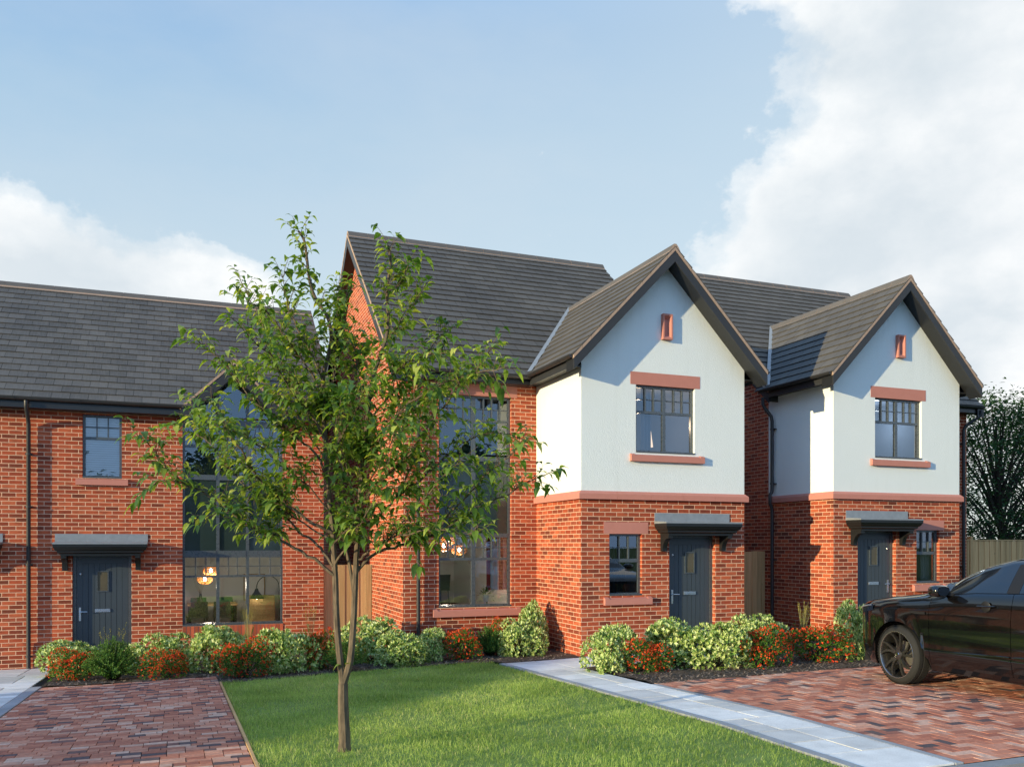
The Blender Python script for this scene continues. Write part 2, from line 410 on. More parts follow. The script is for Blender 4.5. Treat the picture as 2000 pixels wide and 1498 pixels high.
def grass(seed=3, per=6200):
    rs = np.random.RandomState(seed)
    N = int(per * 4.26 * 8.6)
    x = rs.uniform(.615, 4.855, N); y = rs.uniform(5.09, 13.7, N)
    lim = np.interp(x, [p[0] for p in BED1], [p[1] for p in BED1]) - .01
    k = y < lim; x, y = x[k], y[k]; n = len(x)
    z = np.array([gz(a, b) for a, b in zip(x, y)])
    clump = .5 + .5 * np.sin(x * 2.9 + np.sin(y * 1.7) * 2) * np.sin(y * 3.3 + np.sin(x * 2.1))
    patch = .5 + .5 * np.sin(x * 7.3 + 2 * np.sin(y * 5.1)) * np.sin(y * 8.7 + 2 * np.sin(x * 6.3))
    tall = rs.uniform(0, 1, n) < .26
    h = np.where(tall, rs.uniform(.026, .054, n), rs.uniform(.006, .017, n)) * (.7 + .6 * patch); w = np.where(tall, rs.uniform(.0016, .0030, n), rs.uniform(.0012, .0024, n))
    edge = np.minimum(np.minimum(x - .615, 4.855 - x), 9) < .05
    h[edge] *= 1.15
    a = rs.uniform(0, 2 * math.pi, n); lean = rs.uniform(.1, .9, n) * h
    la = rs.uniform(0, 2 * math.pi, n)
    dx, dy = np.cos(a) * w, np.sin(a) * w
    mx, my = x + np.cos(la) * lean * .35, y + np.sin(la) * lean * .35
    tx, ty = x + np.cos(la) * lean, y + np.sin(la) * lean
    V = np.empty((n, 5, 3))
    V[:, 0] = np.stack([x - dx, y - dy, z - .004], 1); V[:, 1] = np.stack([x + dx, y + dy, z - .004], 1)
    V[:, 2] = np.stack([mx + dx * .8, my + dy * .8, z + h * .6], 1); V[:, 3] = np.stack([mx - dx * .8, my - dy * .8, z + h * .6], 1)
    V[:, 4] = np.stack([tx, ty, z + h], 1)
    b = np.arange(n) * 5
    me = bpy.data.meshes.new('grass')
    me.vertices.add(n * 5); me.vertices.foreach_set('co', V.reshape(-1))
    loops = np.stack([b, b + 1, b + 2, b + 3, b + 3, b + 2, b + 4], 1).reshape(-1)
    me.loops.add(n * 7); me.loops.foreach_set('vertex_index', loops.astype(np.int32))
    starts = np.stack([np.arange(n) * 7, np.arange(n) * 7 + 4], 1).reshape(-1)
    me.polygons.add(n * 2); me.polygons.foreach_set('loop_start', starts.astype(np.int32))
    me.update(calc_edges=True); me.validate()
    big = .5 + .5 * np.sin(x * 1.3 + 1.2 * np.sin(y * .9)) * np.sin(y * 1.1 + .7)
    r = np.clip(.18 + .38 * clump + .2 * (big - .5) + rs.normal(0, .17, n), 0, .93); dry = rs.uniform(0, 1, n) < .045 + .05 * (big > .75); r[dry] = rs.uniform(.93, 1, dry.sum())
    at = me.attributes.new('rnd', 'FLOAT', 'FACE'); at.data.foreach_set('value', np.repeat(r, 2))
    me.materials.append(M['grass'])
    o = bpy.data.objects.new('grass', me); link(o)
    set_props(o, 'short green lawn grass around the young tree', 'grass', kind='stuff')
grass()

# ---- flagstone paths: every slab its own quad with open joints
def slab(mb, x0, y0, x1, y1, lift, rnd=None, mi=0, j=.009):
    x0 += j; y0 += j; x1 -= j; y1 -= j
    r = random.random() if rnd is None else rnd; t = random.uniform(-.0015, .0015)
    top = [(x0, y0, gz(x0, y0) + lift + t), (x1, y0, gz(x1, y0) + lift + t), (x1, y1, gz(x1, y1) + lift + t), (x0, y1, gz(x0, y1) + lift + t)]
    bot = [(p[0], p[1], p[2] - .03) for p in top]
    c = .0015
    ins = [(x0 + c, y0 + c, top[0][2]), (x1 - c, y0 + c, top[1][2]), (x1 - c, y1 - c, top[2][2]), (x0 + c, y1 - c, top[3][2])]
    top = [(p[0], p[1], p[2] - c * .8) for p in top]
    mb.face(ins, mi, r)
    for a, b in ((0, 1), (1, 2), (2, 3), (3, 0)):
        mb.face((top[a], top[b], ins[b], ins[a]), mi, r); mb.face((bot[a], bot[b], top[b], top[a]), mi, r)
def flag_fill(mb, x0, x1, y0, y1, lift, seed):
    """random ashlar: bays across, each split differently"""
    rg = random.Random(seed); y = y0; w = x1 - x0
    while y < y1 - .05:
        h = rg.choice([.45, .6, .6, .75]); h = min(h, y1 - y)
        if y1 - y - h < .2: h = y1 - y
        k = rg.random()
        if k < .35: slab(mb, x0, y, x0 + w * .62, y + h, lift, rg.random()); slab(mb, x0 + w * .62, y, x1, y + h * .5, lift, rg.random()); slab(mb, x0 + w * .62, y + h * .5, x1, y + h, lift, rg.random())
        elif k < .6: slab(mb, x0, y, x0 + w * .38, y + h * .5, lift, rg.random()); slab(mb, x0, y + h * .5, x0 + w * .38, y + h, lift, rg.random()); slab(mb, x0 + w * .38, y, x1, y + h, lift, rg.random())
        elif k < .8: slab(mb, x0, y, x1, y + h, lift, rg.random())
        else: slab(mb, x0, y, x0 + w * .5, y + h, lift, rg.random()); slab(mb, x0 + w * .5, y, x1, y + h, lift, rg.random())
        y += h
def edging_run(mb, x0, x1, y0, y1, lift, L=.6):
    if y1 - y0 > x1 - x0:
        y = y0
        while y < y1 - .02: slab(mb, x0, y, x1, min(y + L, y1), lift, mi=1, j=.003); y += L
    else:
        x = x0
        while x < x1 - .02: slab(mb, x, y0, min(x + L, x1), y1, lift, mi=1, j=.003); x += L
# front path from the road to the middle house, turning along its wing
mb = MB()
edging_run(mb, 4.88, 4.985, 5.08, 13.1, .022); edging_run(mb, 5.765, 5.85, 5.08, 9.8, .016)
flag_fill(mb, 4.985, 5.765, 5.08, 11.9, .016, 5)
flag_fill(mb, 4.985, 6.38, 11.9, 13.1, .016, 11)
x = 6.38
for k, wd in enumerate((.6, .45, .75, .6, .6)):
    slab(mb, x, 11.9, x + wd, 12.5, .016); slab(mb, x, 12.5, x + wd, 13.17, .016); x += wd
o = mb.build('path', [M['paveL'], M['edging']]); o['kind'] = 'structure'
grid_sheet('path_bedding', fr(4.88, 5.85, 3), fr(5.08, 11.9, 24), lambda x, y: gz(x, y) + .001, M['joint'])
grid_sheet('path_bedding', fr(4.885, 9.3, 14), fr(11.9, 13.18, 4), lambda x, y: gz(x, y) + .001, M['joint'])
# left path
mb = MB()
edging_run(mb, -1.985, -1.84, 5.08, 14.25, .018, .45)
flag_fill(mb, -2.9, -1.985, 5.08, 16.2, .016, 21)
x = -5.6
for wd in (.6, .75, .45, .6, .75): slab(mb, x, 16.2, x + wd, 16.9, .016); slab(mb, x, 16.9, x + wd, 17.66, .016); x += wd
slab(mb, x, 16.2, -1.9, 16.9, .016); slab(mb, x, 16.9, -1.9, 17.66, .016)
flag_fill(mb, -3.9, -2.9, 5.08, 16.2, .016, 33)
o = mb.build('path', [M['paveL'], M['edging']]); o['kind'] = 'structure'
grid_sheet('path_bedding', fr(-3.9, -1.84, 5), fr(5.08, 16.2, 34), lambda x, y: gz(x, y) + .001, M['joint'])
grid_sheet('path_bedding', fr(-5.6, -1.9, 8), fr(16.2, 17.67, 4), lambda x, y: gz(x, y) + .001, M['joint'])

# ---- block paved drives
def blk(mb, x0, y0, x1, y1, lift=.012):
    j = .0022; x0 += j; y0 += j; x1 -= j; y1 -= j; r = random.random(); t = random.uniform(-.0016, .0016)
    tx, ty = random.uniform(-.006, .006), random.uniform(-.006, .006); cx, cy = (x0 + x1) / 2, (y0 + y1) / 2
    z = lambda x, y: gz(x, y) + lift + t + (x - cx) * tx + (y - cy) * ty
    P = [(x0, y0), (x1, y0), (x1, y1), (x0, y1)]; c = .0018
    I = [(x0 + c, y0 + c), (x1 - c, y0 + c), (x1 - c, y1 - c), (x0 + c, y1 - c)]
    mb.face([(a, b, z(a, b)) for a, b in I], 0, r)
    for k in range(4):
        a, b = P[k], P[(k + 1) % 4]; e, f = I[k], I[(k + 1) % 4]
        mb.face([(a[0], a[1], z(*a) - .006), (b[0], b[1], z(*b) - .006), (f[0], f[1], z(*f)), (e[0], e[1], z(*e))], 0, r)
mb = MB(); y = 5.08; row = 0
while y < 14.1:
    h = .1 if row % 3 else .12; x = -1.83 - random.choice([0, .05, .1])
    while x < .56:
        w = random.choice([.1, .15, .15, .2, .2]); x1 = min(x + w, .575)
        if x1 - max(x, -1.83) > .03: blk(mb, max(x, -1.83), y, x1, min(y + h, 14.12))
        x = x1
    y += h; row += 1
o = mb.build('driveway', M['blocks']); o['kind'] = 'structure'
grid_sheet('driveway_bedding', fr(-1.84, .6, 6), fr(5.08, 14.13, 30), lambda x, y: gz(x, y) + .002, M['joint'])
# right drive: herringbone
mb = MB(); w = .1
nx0, nx1, ny0, ny1 = 0, 64, 0, 48
for i in range(nx0, nx1):
    for j in range(ny0, ny1):
        k = (i - j) % 4
        X, Y = 5.86 + i * w, 5.08 + j * w
        if k == 0:
            a, b = X, min(X + 2 * w, 12.3)
            if b > a: blk(mb, a, Y, b, Y + w)
        elif k == 3:
            # vertical block occupying (i,j) and (i,j+1)
            blk(mb, X, Y, X + w, min(Y + 2 * w, 9.87))
        elif (k == 1 and i == nx0): blk(mb, X, Y, X + w, Y + w)
        elif (k == 2 and j == ny0): blk(mb, X, Y, X + w, Y + w)
o = mb.build('driveway', M['blocks']); o['kind'] = 'structure'
grid_sheet('driveway_bedding', fr(5.85, 12.3, 12), fr(5.08, 9.87, 16), lambda x, y: gz(x, y) + .002, M['joint'])

# timber edging between the left drive and the lawn
mb = MB()
for k in range(5):
    y0, y1 = 5.08 + k * 1.62, 5.08 + (k + 1) * 1.62 - .004
    z0, z1 = gz(.59, y0), gz(.59, y1)
    mb.extrude([(.577, y0, z0 - .08), (.603, y0, z0 - .08), (.603, y0, z0 + .028), (.577, y0, z0 + .028)], (0, y1 - y0, z1 - z0))
e = mb.build('lawn_edging', M['oldwood']); set_props(e, 'low timber edging board between the left brick drive and the lawn', 'edging')

# ---- planting beds
def bumpy(x, y): return gz(x, y) + .012 + .012 * math.sin(9 * x + 2 * math.sin(7 * y)) * math.sin(8 * y + 1.3 * math.sin(6 * x)) 
def bed1_in(x, y):
    back = 17.72 if x < 2.79 else (18.6 if x < 3.8 else 15.17)
    return -1.84 < x < 6.42 and bed1_front(x) - .015 < y < back and not (x > 4.87 and y < 13.12)
def bed2_in(x, y): return 5.85 < x < 12.4 and interp(x, BED2) < y < (11.9 if x < 9.4 else 13.15) 
for nm, a, b, c, d, fn in (('planting_bed', -1.84, 6.42, 13.05, 18.6, bed1_in), ('planting_bed', 5.84, 12.4, 9.8, 13.2, bed2_in)):
    st = .06; grid_sheet(nm, fr(a, b, int((b - a) / st)), fr(c, d, int((d - c) / st)), bumpy, M['mulch'], fn)
# bark chips strewn over the beds, one loose mass
mb = MB(); rg = random.Random(5)
cnt = 0
while cnt < 9000:
    if rg.random() < .5: x, y = rg.uniform(-1.82, 6.3), rg.uniform(13.05, 15.2); ok = bed1_in(x, y)
    else: x, y = rg.uniform(5.86, 12.0), rg.uniform(9.8, 11.9); ok = bed2_in(x, y)
    if not ok: continue
    cnt += 1
    l, w = rg.uniform(.012, .034), rg.uniform(.004, .010); a = rg.uniform(0, 6.28); z = bumpy(x, y) + rg.uniform(.0, .012)
    t1, t2 = rg.uniform(-.5, .5), rg.uniform(-.4, .4)
    dx, dy = math.cos(a), math.sin(a)
    mb.face([(x - dx * l + dy * w, y - dy * l - dx * w, z - l * t1), (x + dx * l + dy * w, y + dy * l - dx * w, z + l * t1), (x + dx * l - dy * w, y + dy * l + dx * w, z + l * t1 + w * t2), (x - dx * l - dy * w, y - dy * l + dx * w, z - l * t1 + w * t2)], 0, rg.random())
o = mb.build('bark_chips', M['chip']); set_props(o, 'dark bark chips strewn over the planting beds', 'mulch', kind='stuff')
# ------------------------------------------------------------------ building kit
class Fr:
    """facade frame: maps (a along, d outwards, z) to world. side 'f' faces -Y, 'l' faces -X, 'r' faces +X, 'b' faces +Y"""
    def __init__(s, side, pos): s.side = side; s.pos = pos
    def p(s, a, d, z):
        if s.side == 'f': return (a, s.pos - d, z)
        if s.side == 'b': return (a, s.pos + d, z)
        if s.side == 'l': return (s.pos - d, a, z)
        return (s.pos + d, a, z)
    def box(s, mb, a0, a1, d0, d1, z0, z1, mi=0, rnd=None):
        P, Q = s.p(a0, d0, z0), s.p(a1, d1, z1)
        mb.box(min(P[0], Q[0]), min(P[1], Q[1]), z0, max(P[0], Q[0]), max(P[1], Q[1]), z1, mi, rnd)
    def quad(s, mb, a0, a1, d, z0, z1, mi=0):
        q = [s.p(a0, d, z0), s.p(a1, d, z0), s.p(a1, d, z1), s.p(a0, d, z1)]
        if s.side in 'bl': q = q[::-1]
        mb.face(q, mi)

def facade(mb, F, a0, a1, z0, z1, holes=(), depth=.13, mi=0):
    As = sorted({a0, a1, *[h[0] for h in holes], *[h[1] for h in holes]})
    Zs = sorted({z0, z1, *[h[2] for h in holes], *[h[3] for h in holes]})
    As = [a for a in As if a0 <= a <= a1]; Zs = [z for z in Zs if z0 <= z <= z1]
    for i in range(len(As) - 1):
        for j in range(len(Zs) - 1):
            am, zm = (As[i] + As[i + 1]) / 2, (Zs[j] + Zs[j + 1]) / 2
            if any(h[0] < am < h[1] and h[2] < zm < h[3] for h in holes): continue
            F.quad(mb, As[i], As[i + 1], 0, Zs[j], Zs[j + 1], mi)
    for h in holes:
        b0, b1, c0, c1 = h[:4]; c0 = max(c0, z0); c1 = min(c1, z1)
        for q in ([F.p(b0, 0, c0), F.p(b0, -depth, c0), F.p(b0, -depth, c1), F.p(b0, 0, c1)],
                  [F.p(b1, 0, c0), F.p(b1, 0, c1), F.p(b1, -depth, c1), F.p(b1, -depth, c0)],
                  [F.p(b0, 0, c0), F.p(b1, 0, c0), F.p(b1, -depth, c0), F.p(b0, -depth, c0)],
                  [F.p(b0, 0, c1), F.p(b0, -depth, c1), F.p(b1, -depth, c1), F.p(b1, 0, c1)]): mb.face(q, mi)

FW = .045
def window(parent, F, a0, a1, z0, z1, cols, cells, inset=.075, sill_cap=True, name='window'):
    """cols: inner mullion positions (list of (a_left,a_right)); cells: list of (a0,a1,z0,z1,kind,nx,nz)"""
    mb = MB(); d0, d1 = -inset - .06, -inset
    F.box(mb, a0, a0 + FW, d0, d1, z0, z1); F.box(mb, a1 - FW, a1, d0, d1, z0, z1)
    F.box(mb, a0 + FW, a1 - FW, d0, d1, z0, z0 + FW); F.box(mb, a0 + FW, a1 - FW, d0, d1, z1 - FW, z1)
    panes = []
    if sill_cap: F.box(mb, a0 + .002, a1 - .002, d1 + .0, d1 + .07, z0 + .004, z0 + .032)
    for c in cols: F.box(mb, c[0], c[1], d0 + .002, d1 - .002, (c[2] if len(c) > 2 else z0 + FW), (c[3] if len(c) > 3 else z1 - FW))
    for (b0, b1, c0, c1, kind, nx, nz) in cells:
        if kind == 'rail': F.box(mb, b0, b1, d0 + .003, d1 - .003 + (nx or 0), c0, c1); continue
        if kind == 'sash':          # a proud opening light: frame ring, glazing bars
            s = .040; e0, e1 = d0 + .01, d1 + .014
            F.box(mb, b0, b0 + s, e0, e1, c0, c1); F.box(mb, b1 - s, b1, e0, e1, c0, c1)
            F.box(mb, b0 + s, b1 - s, e0, e1, c0, c0 + s); F.box(mb, b0 + s, b1 - s, e0, e1, c1 - s, c1)
            g = (b0 + s, b1 - s, c0 + s, c1 - s)
        else: g = (b0, b1, c0, c1)
        panes.append((g, kind))
        for i in range(1, nx):
            x = lerp(g[0], g[1], i / nx); F.box(mb, x - .010, x + .010, d0 + .012, d1 + .004, g[2], g[3])
        for i in range(1, nz):
            z = lerp(g[2], g[3], i / nz); F.box(mb, g[0], g[1], d0 + .013, d1 - .012, z - .008, z + .008)
    w = mb.build(name, M['anth'], parent)
    for g, kind in panes:
        pb = MB()
        F.quad(pb, g[0], g[1], -inset - .03, g[2], g[3])
        if kind == 'spandrel': pb.build('spandrel_panel', M['spandrel'], w)
        else: pb.build('pane', M['glass'], w)
    return w

def toplit(a0, a1, z0, zr0, zr1, z1, nx, nz=2):
    """cells of one casement: plain lower light, rail, barred top light"""
    return [(a0, a1, z0, zr0, 'glass', 1, 1), (a0, a1, zr0, zr1, 'rail', 0, 0), (a0, a1, zr1, z1, 'glass', nx, nz)]

def sill(parent, F, a0, a1, z0, z1, proj=.065, stool=True):
    mb = MB(); h = z1 - z0; m = .085 if stool else 0
    def prism(x0, x1, zt_front, zt_back, pr):
        pts = [(pr, z0), (pr, zt_front), (-.075, zt_back), (-.075, z0)]
        P = [F.p(x0, d, z) for d, z in pts]; Q = [F.p(x1, d, z) for d, z in pts]
        v = Vector(Q[0]) - Vector(P[0]); mb.extrude(P if F.side in 'fr' else P, v, 0)
    if stool:
        prism(a0 + m, a1 - m, z0 + h * .62, z0 + h * .95, proj)
        prism(a0, a0 + m, z0 + h * .70, z0 + h * 1.02, proj); prism(a1 - m, a1, z0 + h * .70, z0 + h * 1.02, proj)
    else: prism(a0, a1, z0 + h * .75, z0 + h, proj)
    return mb.build('window_sill', M['cast'], parent)
def lintel(parent, F, a0, a1, z0, z1):
    mb = MB(); F.box(mb, a0, a1, -.10, .004, z0, z1); return mb.build('lintel', M['cast'], parent)

def room(parent, F, a0, a1, z0, z1, depth, wall, blinds=None, d0=.15):
    mb = MB(); d = -d0; e = -d0 - depth
    def q(*pts, mi=0): mb.face([F.p(*p) for p in pts], mi)
    q((a0, d, z0), (a1, d, z0), (a1, e, z0), (a0, e, z0), mi=1)
    q((a0, d, z1), (a0, e, z1), (a1, e, z1), (a1, d, z1))
    q((a0, d, z0), (a0, e, z0), (a0, e, z1), (a0, d, z1)); q((a1, d, z0), (a1, d, z1), (a1, e, z1), (a1, e, z0))
    q((a0, e, z0), (a1, e, z0), (a1, e, z1), (a0, e, z1))
    return mb.build('room', [wall, M['roomfloor']], parent)

def door(parent, F, a0, a1, z0, z1, hinge_right=True, side_light=0.0):
    """boarded door in a frame; handle on the free side"""
    mb = MB(); fr_ = .06; i = -.09
    F.box(mb, a0, a0 + fr_, i - .06, i, z0, z1); F.box(mb, a1 - fr_, a1, i - .06, i, z0, z1); F.box(mb, a0 + fr_, a1 - fr_, i - .06, i, z1 - fr_, z1)
    F.box(mb, a0, a1, i - .06, .02, z0 - .05, z0 + .02)
    mb.build('door_frame', M['anth'], parent)
    b0, b1, c0, c1 = a0 + fr_ + .004, a1 - fr_ - .004, z0 + .024, z1 - fr_ - .004; j = i - .012
    mb = MB(); F.box(mb, b0, b1, j - .045, j - .007, c0, c1, 1)
    F.box(mb, b0, b0 + .10, j - .007, j, c0, c1); F.box(mb, b1 - .10, b1, j - .007, j, c0, c1)
    F.box(mb, b0 + .10, b1 - .10, j - .007, j, c1 - .12, c1); F.box(mb, b0 + .10, b1 - .10, j - .007, j, c0, c0 + .10)
    n = 7; w = (b1 - b0 - .2) / n
    for k in range(n): F.box(mb, b0 + .10 + k * w + .004, b0 + .10 + (k + 1) * w - .004, j - .007, j - .001, c0 + .104, c1 - .124)
    D = mb.build('door', [M['door'], M['dooredge']], parent)
    hm = (b0 + b1) / 2; zc = z0 + 1.56
    mb = MB(); gw, gh = .085, .175
    F.box(mb, hm - gw, hm + gw, j - .002, j + .004, zc - gh, zc + gh, 0)
    D2 = mb.build('door_window', M['doorglass'], D)
    mb = MB(); e = .018
    F.box(mb, hm - gw - e, hm - gw, j, j + .018, zc - gh - e, zc + gh + e); F.box(mb, hm + gw, hm + gw + e, j, j + .018, zc - gh - e, zc + gh + e)
    F.box(mb, hm - gw, hm + gw, j, j + .018, zc - gh - e, zc - gh); F.box(mb, hm - gw, hm + gw, j, j + .018, zc + gh, zc + gh + e)
    mb.build('door_window_bead', M['anth'], D)
    mb = MB(); F.box(mb, hm - .13, hm + .13, j, j + .014, z0 + .985, z0 + 1.045); F.box(mb, hm - .115, hm + .115, j + .0145, j + .022, z0 + .995, z0 + 1.03)
    mb.build('letterbox', M['metal'], D, bevel=.004)
    x = b0 + .055 if hinge_right else b1 - .055; sgn = 1 if hinge_right else -1
    mb = MB(); F.box(mb, x - .018, x + .018, j, j + .012, z0 + .83, z0 + 1.08)
    mb.tube([F.p(x, j + .01, z0 + 1.0), F.p(x, j + .055, z0 + 1.0)], .010, 8); mb.tube([F.p(x, j + .052, z0 + 1.0), F.p(x + sgn * .125, j + .05, z0 + .998)], .009, 8)
    mb.build('handle', M['metal'], D, smooth=True)
    mb = MB(); mb.lathe([(0, .016), (.014, .014), (.018, .004), (.022, 0)], F.p(x + sgn * .01, j, z0 + 1.70), 'y' if F.side in 'fb' else 'x', 14)
    if F.side == 'f':
        for k in range(len(mb.v)):
            vx, vy, vz = mb.v[k]; mb.v[k] = (vx, 2 * F.p(0, j, 0)[1] - vy, vz)
    mb.build('spyhole', M['metal'], D, smooth=True)
    return D

def canopy(parent, F, ac, zb):
    """flat lead-topped door canopy with stepped cornice and two curved brackets; zb = datum"""
    w = .78; mb = MB()
    # cornice profile (projection, z) and half width follows the projection
    prof = [(.40, 2.295), (.40, 2.235), (.385, 2.215), (.375, 2.19), (.35, 2.165), (.335, 2.16), (.335, 2.135), (.315, 2.12), (.285, 2.11), (.285, 2.075)]
    prof = [(p, z + zb) for p, z in prof]
    rings = []
    for p, z in prof:
        hw = w - (.40 - p) * 1.0
        rings.append([F.p(ac - hw, 0, z), F.p(ac - hw, p, z), F.p(ac + hw, p, z), F.p(ac + hw, 0, z)])
    for i in range(len(rings) - 1):
        for k in range(3): mb.face((rings[i + 1][k], rings[i + 1][k + 1], rings[i][k + 1], rings[i][k]))
    mb.face(rings[-1][::-1])
    C = mb.build('canopy', M['canopy'], parent)
    mb = MB()
    top = [F.p(ac - w - .006, 0, zb + 2.33), F.p(ac - w - .006, .406, zb + 2.31), F.p(ac + w + .006, .406, zb + 2.31), F.p(ac + w + .006, 0, zb + 2.33)]
    low = [F.p(ac - w - .006, 0, zb + 2.285), F.p(ac - w - .006, .406, zb + 2.285), F.p(ac + w + .006, .406, zb + 2.285), F.p(ac + w + .006, 0, zb + 2.285)]
    mb.face(top)
    for k in range(3): mb.face((low[k], low[k + 1], top[k + 1], top[k]))
    F.box(mb, ac - w - .003, ac + w + .003, 0, .012, zb + 2.28, zb + 2.475)
    mb.build('lead_flashing', M['lead'], C)
    for sg in (-1, 1):
        x = ac + sg * .615; mb = MB(); n = 9
        pts = [(.0, 1.80), (.075, 1.80)]
        for k in range(n + 1):
            t = k / n * math.pi / 2; pts.append((.075 + .17 * (1 - math.cos(t)), 1.82 + .205 * math.sin(t)))
        pts += [(.268, 2.03), (.268, 2.073), (0, 2.073)]
        P = [F.p(x - .045, d, z + zb) for d, z in pts]
        v = Vector(F.p(x + .045, 0, 0)) - Vector(F.p(x - .045, 0, 0))
        mb.extrude(P, v); mb.build('bracket', M['canopy'], C)
    return C

def slope(mb, o, ux, us, L, S, gauge, tw, t=.016, keep=None, stag=.5, seed=1):
    rg = random.Random(seed); o, ux, us = Vector(o), Vector(ux).normalized(), Vector(us).normalized()
    n = ux.cross(us); n = n if n.z > 0 else -n; flip = ux.cross(us).z < 0
    P = lambda a, s, h: tuple(o + ux * a + us * s + n * h)
    def F(pts, mi, r, uv): mb.face(pts[::-1] if flip else pts, mi, r, uv[::-1] if flip else uv)
    nr = int(math.ceil(S / gauge - 1e-6))
    for i in range(nr):
        s0 = i * gauge; s1 = min(s0 + gauge + .012, S)
        off = (i % 2) * tw * stag
        j = -1
        while True:
            a0, a1 = max(0, j * tw + off), min(L, (j + 1) * tw + off); j += 1
            if a0 >= L: break
            if a1 - a0 < .02: continue
            if keep and not keep(P((a0 + a1) / 2, (s0 + s1) / 2, 0)): continue
            g = .0028; h0 = t + rg.uniform(-.0012, .0012); h1 = h0 - rg.uniform(-.001, .001); hu = .003; r = rg.random()
            b0, b1 = a0 + (g if a0 > 0 else 0), a1 - (g if a1 < L else 0); sj = s0 - rg.uniform(0, .003)
            F([P(b0, sj, h0), P(b1, sj, h1), P(b1, s1, hu), P(b0, s1, hu)], 0, r, [(b0, sj), (b1, sj), (b1, s1), (b0, s1)])
            F([P(b0, sj, -.004), P(b1, sj, -.004), P(b1, sj, h1), P(b0, sj, h0)], 0, r, [(b0, sj - .02), (b1, sj - .02), (b1, sj), (b0, sj)])
            if a0 == 0: F([P(b0, s1, -.004), P(b0, sj, -.004), P(b0, sj, h0), P(b0, s1, hu)], 0, r * .3, [(0, s1), (0, sj), (.02, sj), (.02, s1)])
            if a1 == L: F([P(b1, sj, -.004), P(b1, s1, -.004), P(b1, s1, hu), P(b1, sj, h1)], 0, r * .3, [(0, sj), (0, s1), (.02, s1), (.02, sj)])
    if not keep: F([P(.02, 0, -.006), P(L - .02, 0, -.006), P(L - .02, S, -.006), P(.02, S, -.006)], 1, 0, [(0, 0)] * 4)

def ridge(parent, p0, p1, half, pitch_drop, name='ridge_tiles'):
    """run of angular-round ridge tiles bedded on a mortar line"""
    p0, p1 = Vector(p0), Vector(p1); d = (p1 - p0); L = d.length; d.normalize(); sd = d.cross(Vector((0, 0, 1))).normalized()
    mb = MB(); n = max(1, round(L / .45)); st = L / n
    prof = [(-half, -pitch_drop), (-half * .62, -pitch_drop * .30), (-half * .22, .018), (half * .22, .018), (half * .62, -pitch_drop * .30), (half, -pitch_drop)]
    for k in range(n):
        a, b = k * st + .004, (k + 1) * st - .004; r = random.random()
        A = [p0 + d * a + sd * x + Vector((0, 0, z + .03)) for x, z in prof]; B = [p0 + d * b + sd * x + Vector((0, 0, z + .03)) for x, z in prof]
        for i in range(len(prof) - 1): mb.face((A[i], A[i + 1], B[i + 1], B[i]), 0, r)
        mb.face(A, 1, r); mb.face(B[::-1], 1, r)
    for sg in (-1, 1):
        e = [(sg * half * .97, -pitch_drop + .034), (sg * half * 1.12, -pitch_drop * 1.15 + .020), (sg * half * 1.10, -pitch_drop * 1.15 - .02), (sg * half * .6, -pitch_drop * .6)]
        mb.extrude([p0 + d * .003 + sd * x + Vector((0, 0, z)) for x, z in e], d * (L - .006), 1)
    A = [p0 + d * .012 + sd * x * .93 + Vector((0, 0, z * .95 + .024)) for x, z in prof]
    mb.extrude(A, d * (L - .024), 1)
    return mb.build(name, [M['ridge'], M['mortar']], parent)

def gable_board(parent, ax, pos, thick, xc, za, foot, zf, drop=.215, inv=1):
    """chevron bargeboard in the gable plane. ax 'x': spans x, plane at y=pos. ax 'y': spans y, plane at x=pos"""
    def P(u, z): return (u, pos, z) if ax == 'x' else (pos, u, z)
    mb = MB(); poly = [P(xc - foot, zf - drop), P(xc - foot, zf), P(xc, za), P(xc + foot, zf), P(xc + foot, zf - drop), P(xc, za - drop)]
    v = (0, thick, 0) if ax == 'x' else (thick, 0, 0)
    # two halves so every face is convex
    for sg in (-1, 1):
        poly = [P(xc, za - drop), P(xc, za), P(xc + sg * foot, zf), P(xc + sg * foot, zf - drop)]; mb.extrude(poly, v)
    return mb.build('bargeboard', M['board'], parent)
def verge_mortar(parent, ax, pos, thick, xc, za, foot, zf, h=.06):
    def P(u, z): return (u, pos, z) if ax == 'x' else (pos, u, z)
    mb = MB(); v = (0, thick, 0) if ax == 'x' else (thick, 0, 0)
    for sg in (-1, 1):
        n = 12
        for k in range(n):
            t0, t1 = k / n, (k + 1) / n - .002
            a = (xc + sg * foot * t0, lerp(za, zf, t0)); b = (xc + sg * foot * t1, lerp(za, zf, t1))
            mb.extrude([P(a[0], a[1] - h), P(*a), P(*b), P(b[0], b[1] - h)], v)
    return mb.build('verge_mortar', M['mortar'], parent)
def gable_soffit(parent, ax, p0, p1, xc, za, foot, zf, drop=.2):
    def P(u, w, z): return (u, w, z) if ax == 'x' else (w, u, z)
    mb = MB()
    for sg in (-1, 1):
        mb.face([P(xc, p0, za - drop), P(xc + sg * foot, p0, zf - drop), P(xc + sg * foot, p1, zf - drop), P(xc, p1, za - drop)])
        mb.face([P(xc + sg * foot, p0, zf - drop), P(xc + sg * foot, p1, zf - drop), P(xc + sg * foot, p1, zf), P(xc + sg * foot, p0, zf)])
    return mb.build('verge_soffit', M['black'], parent)

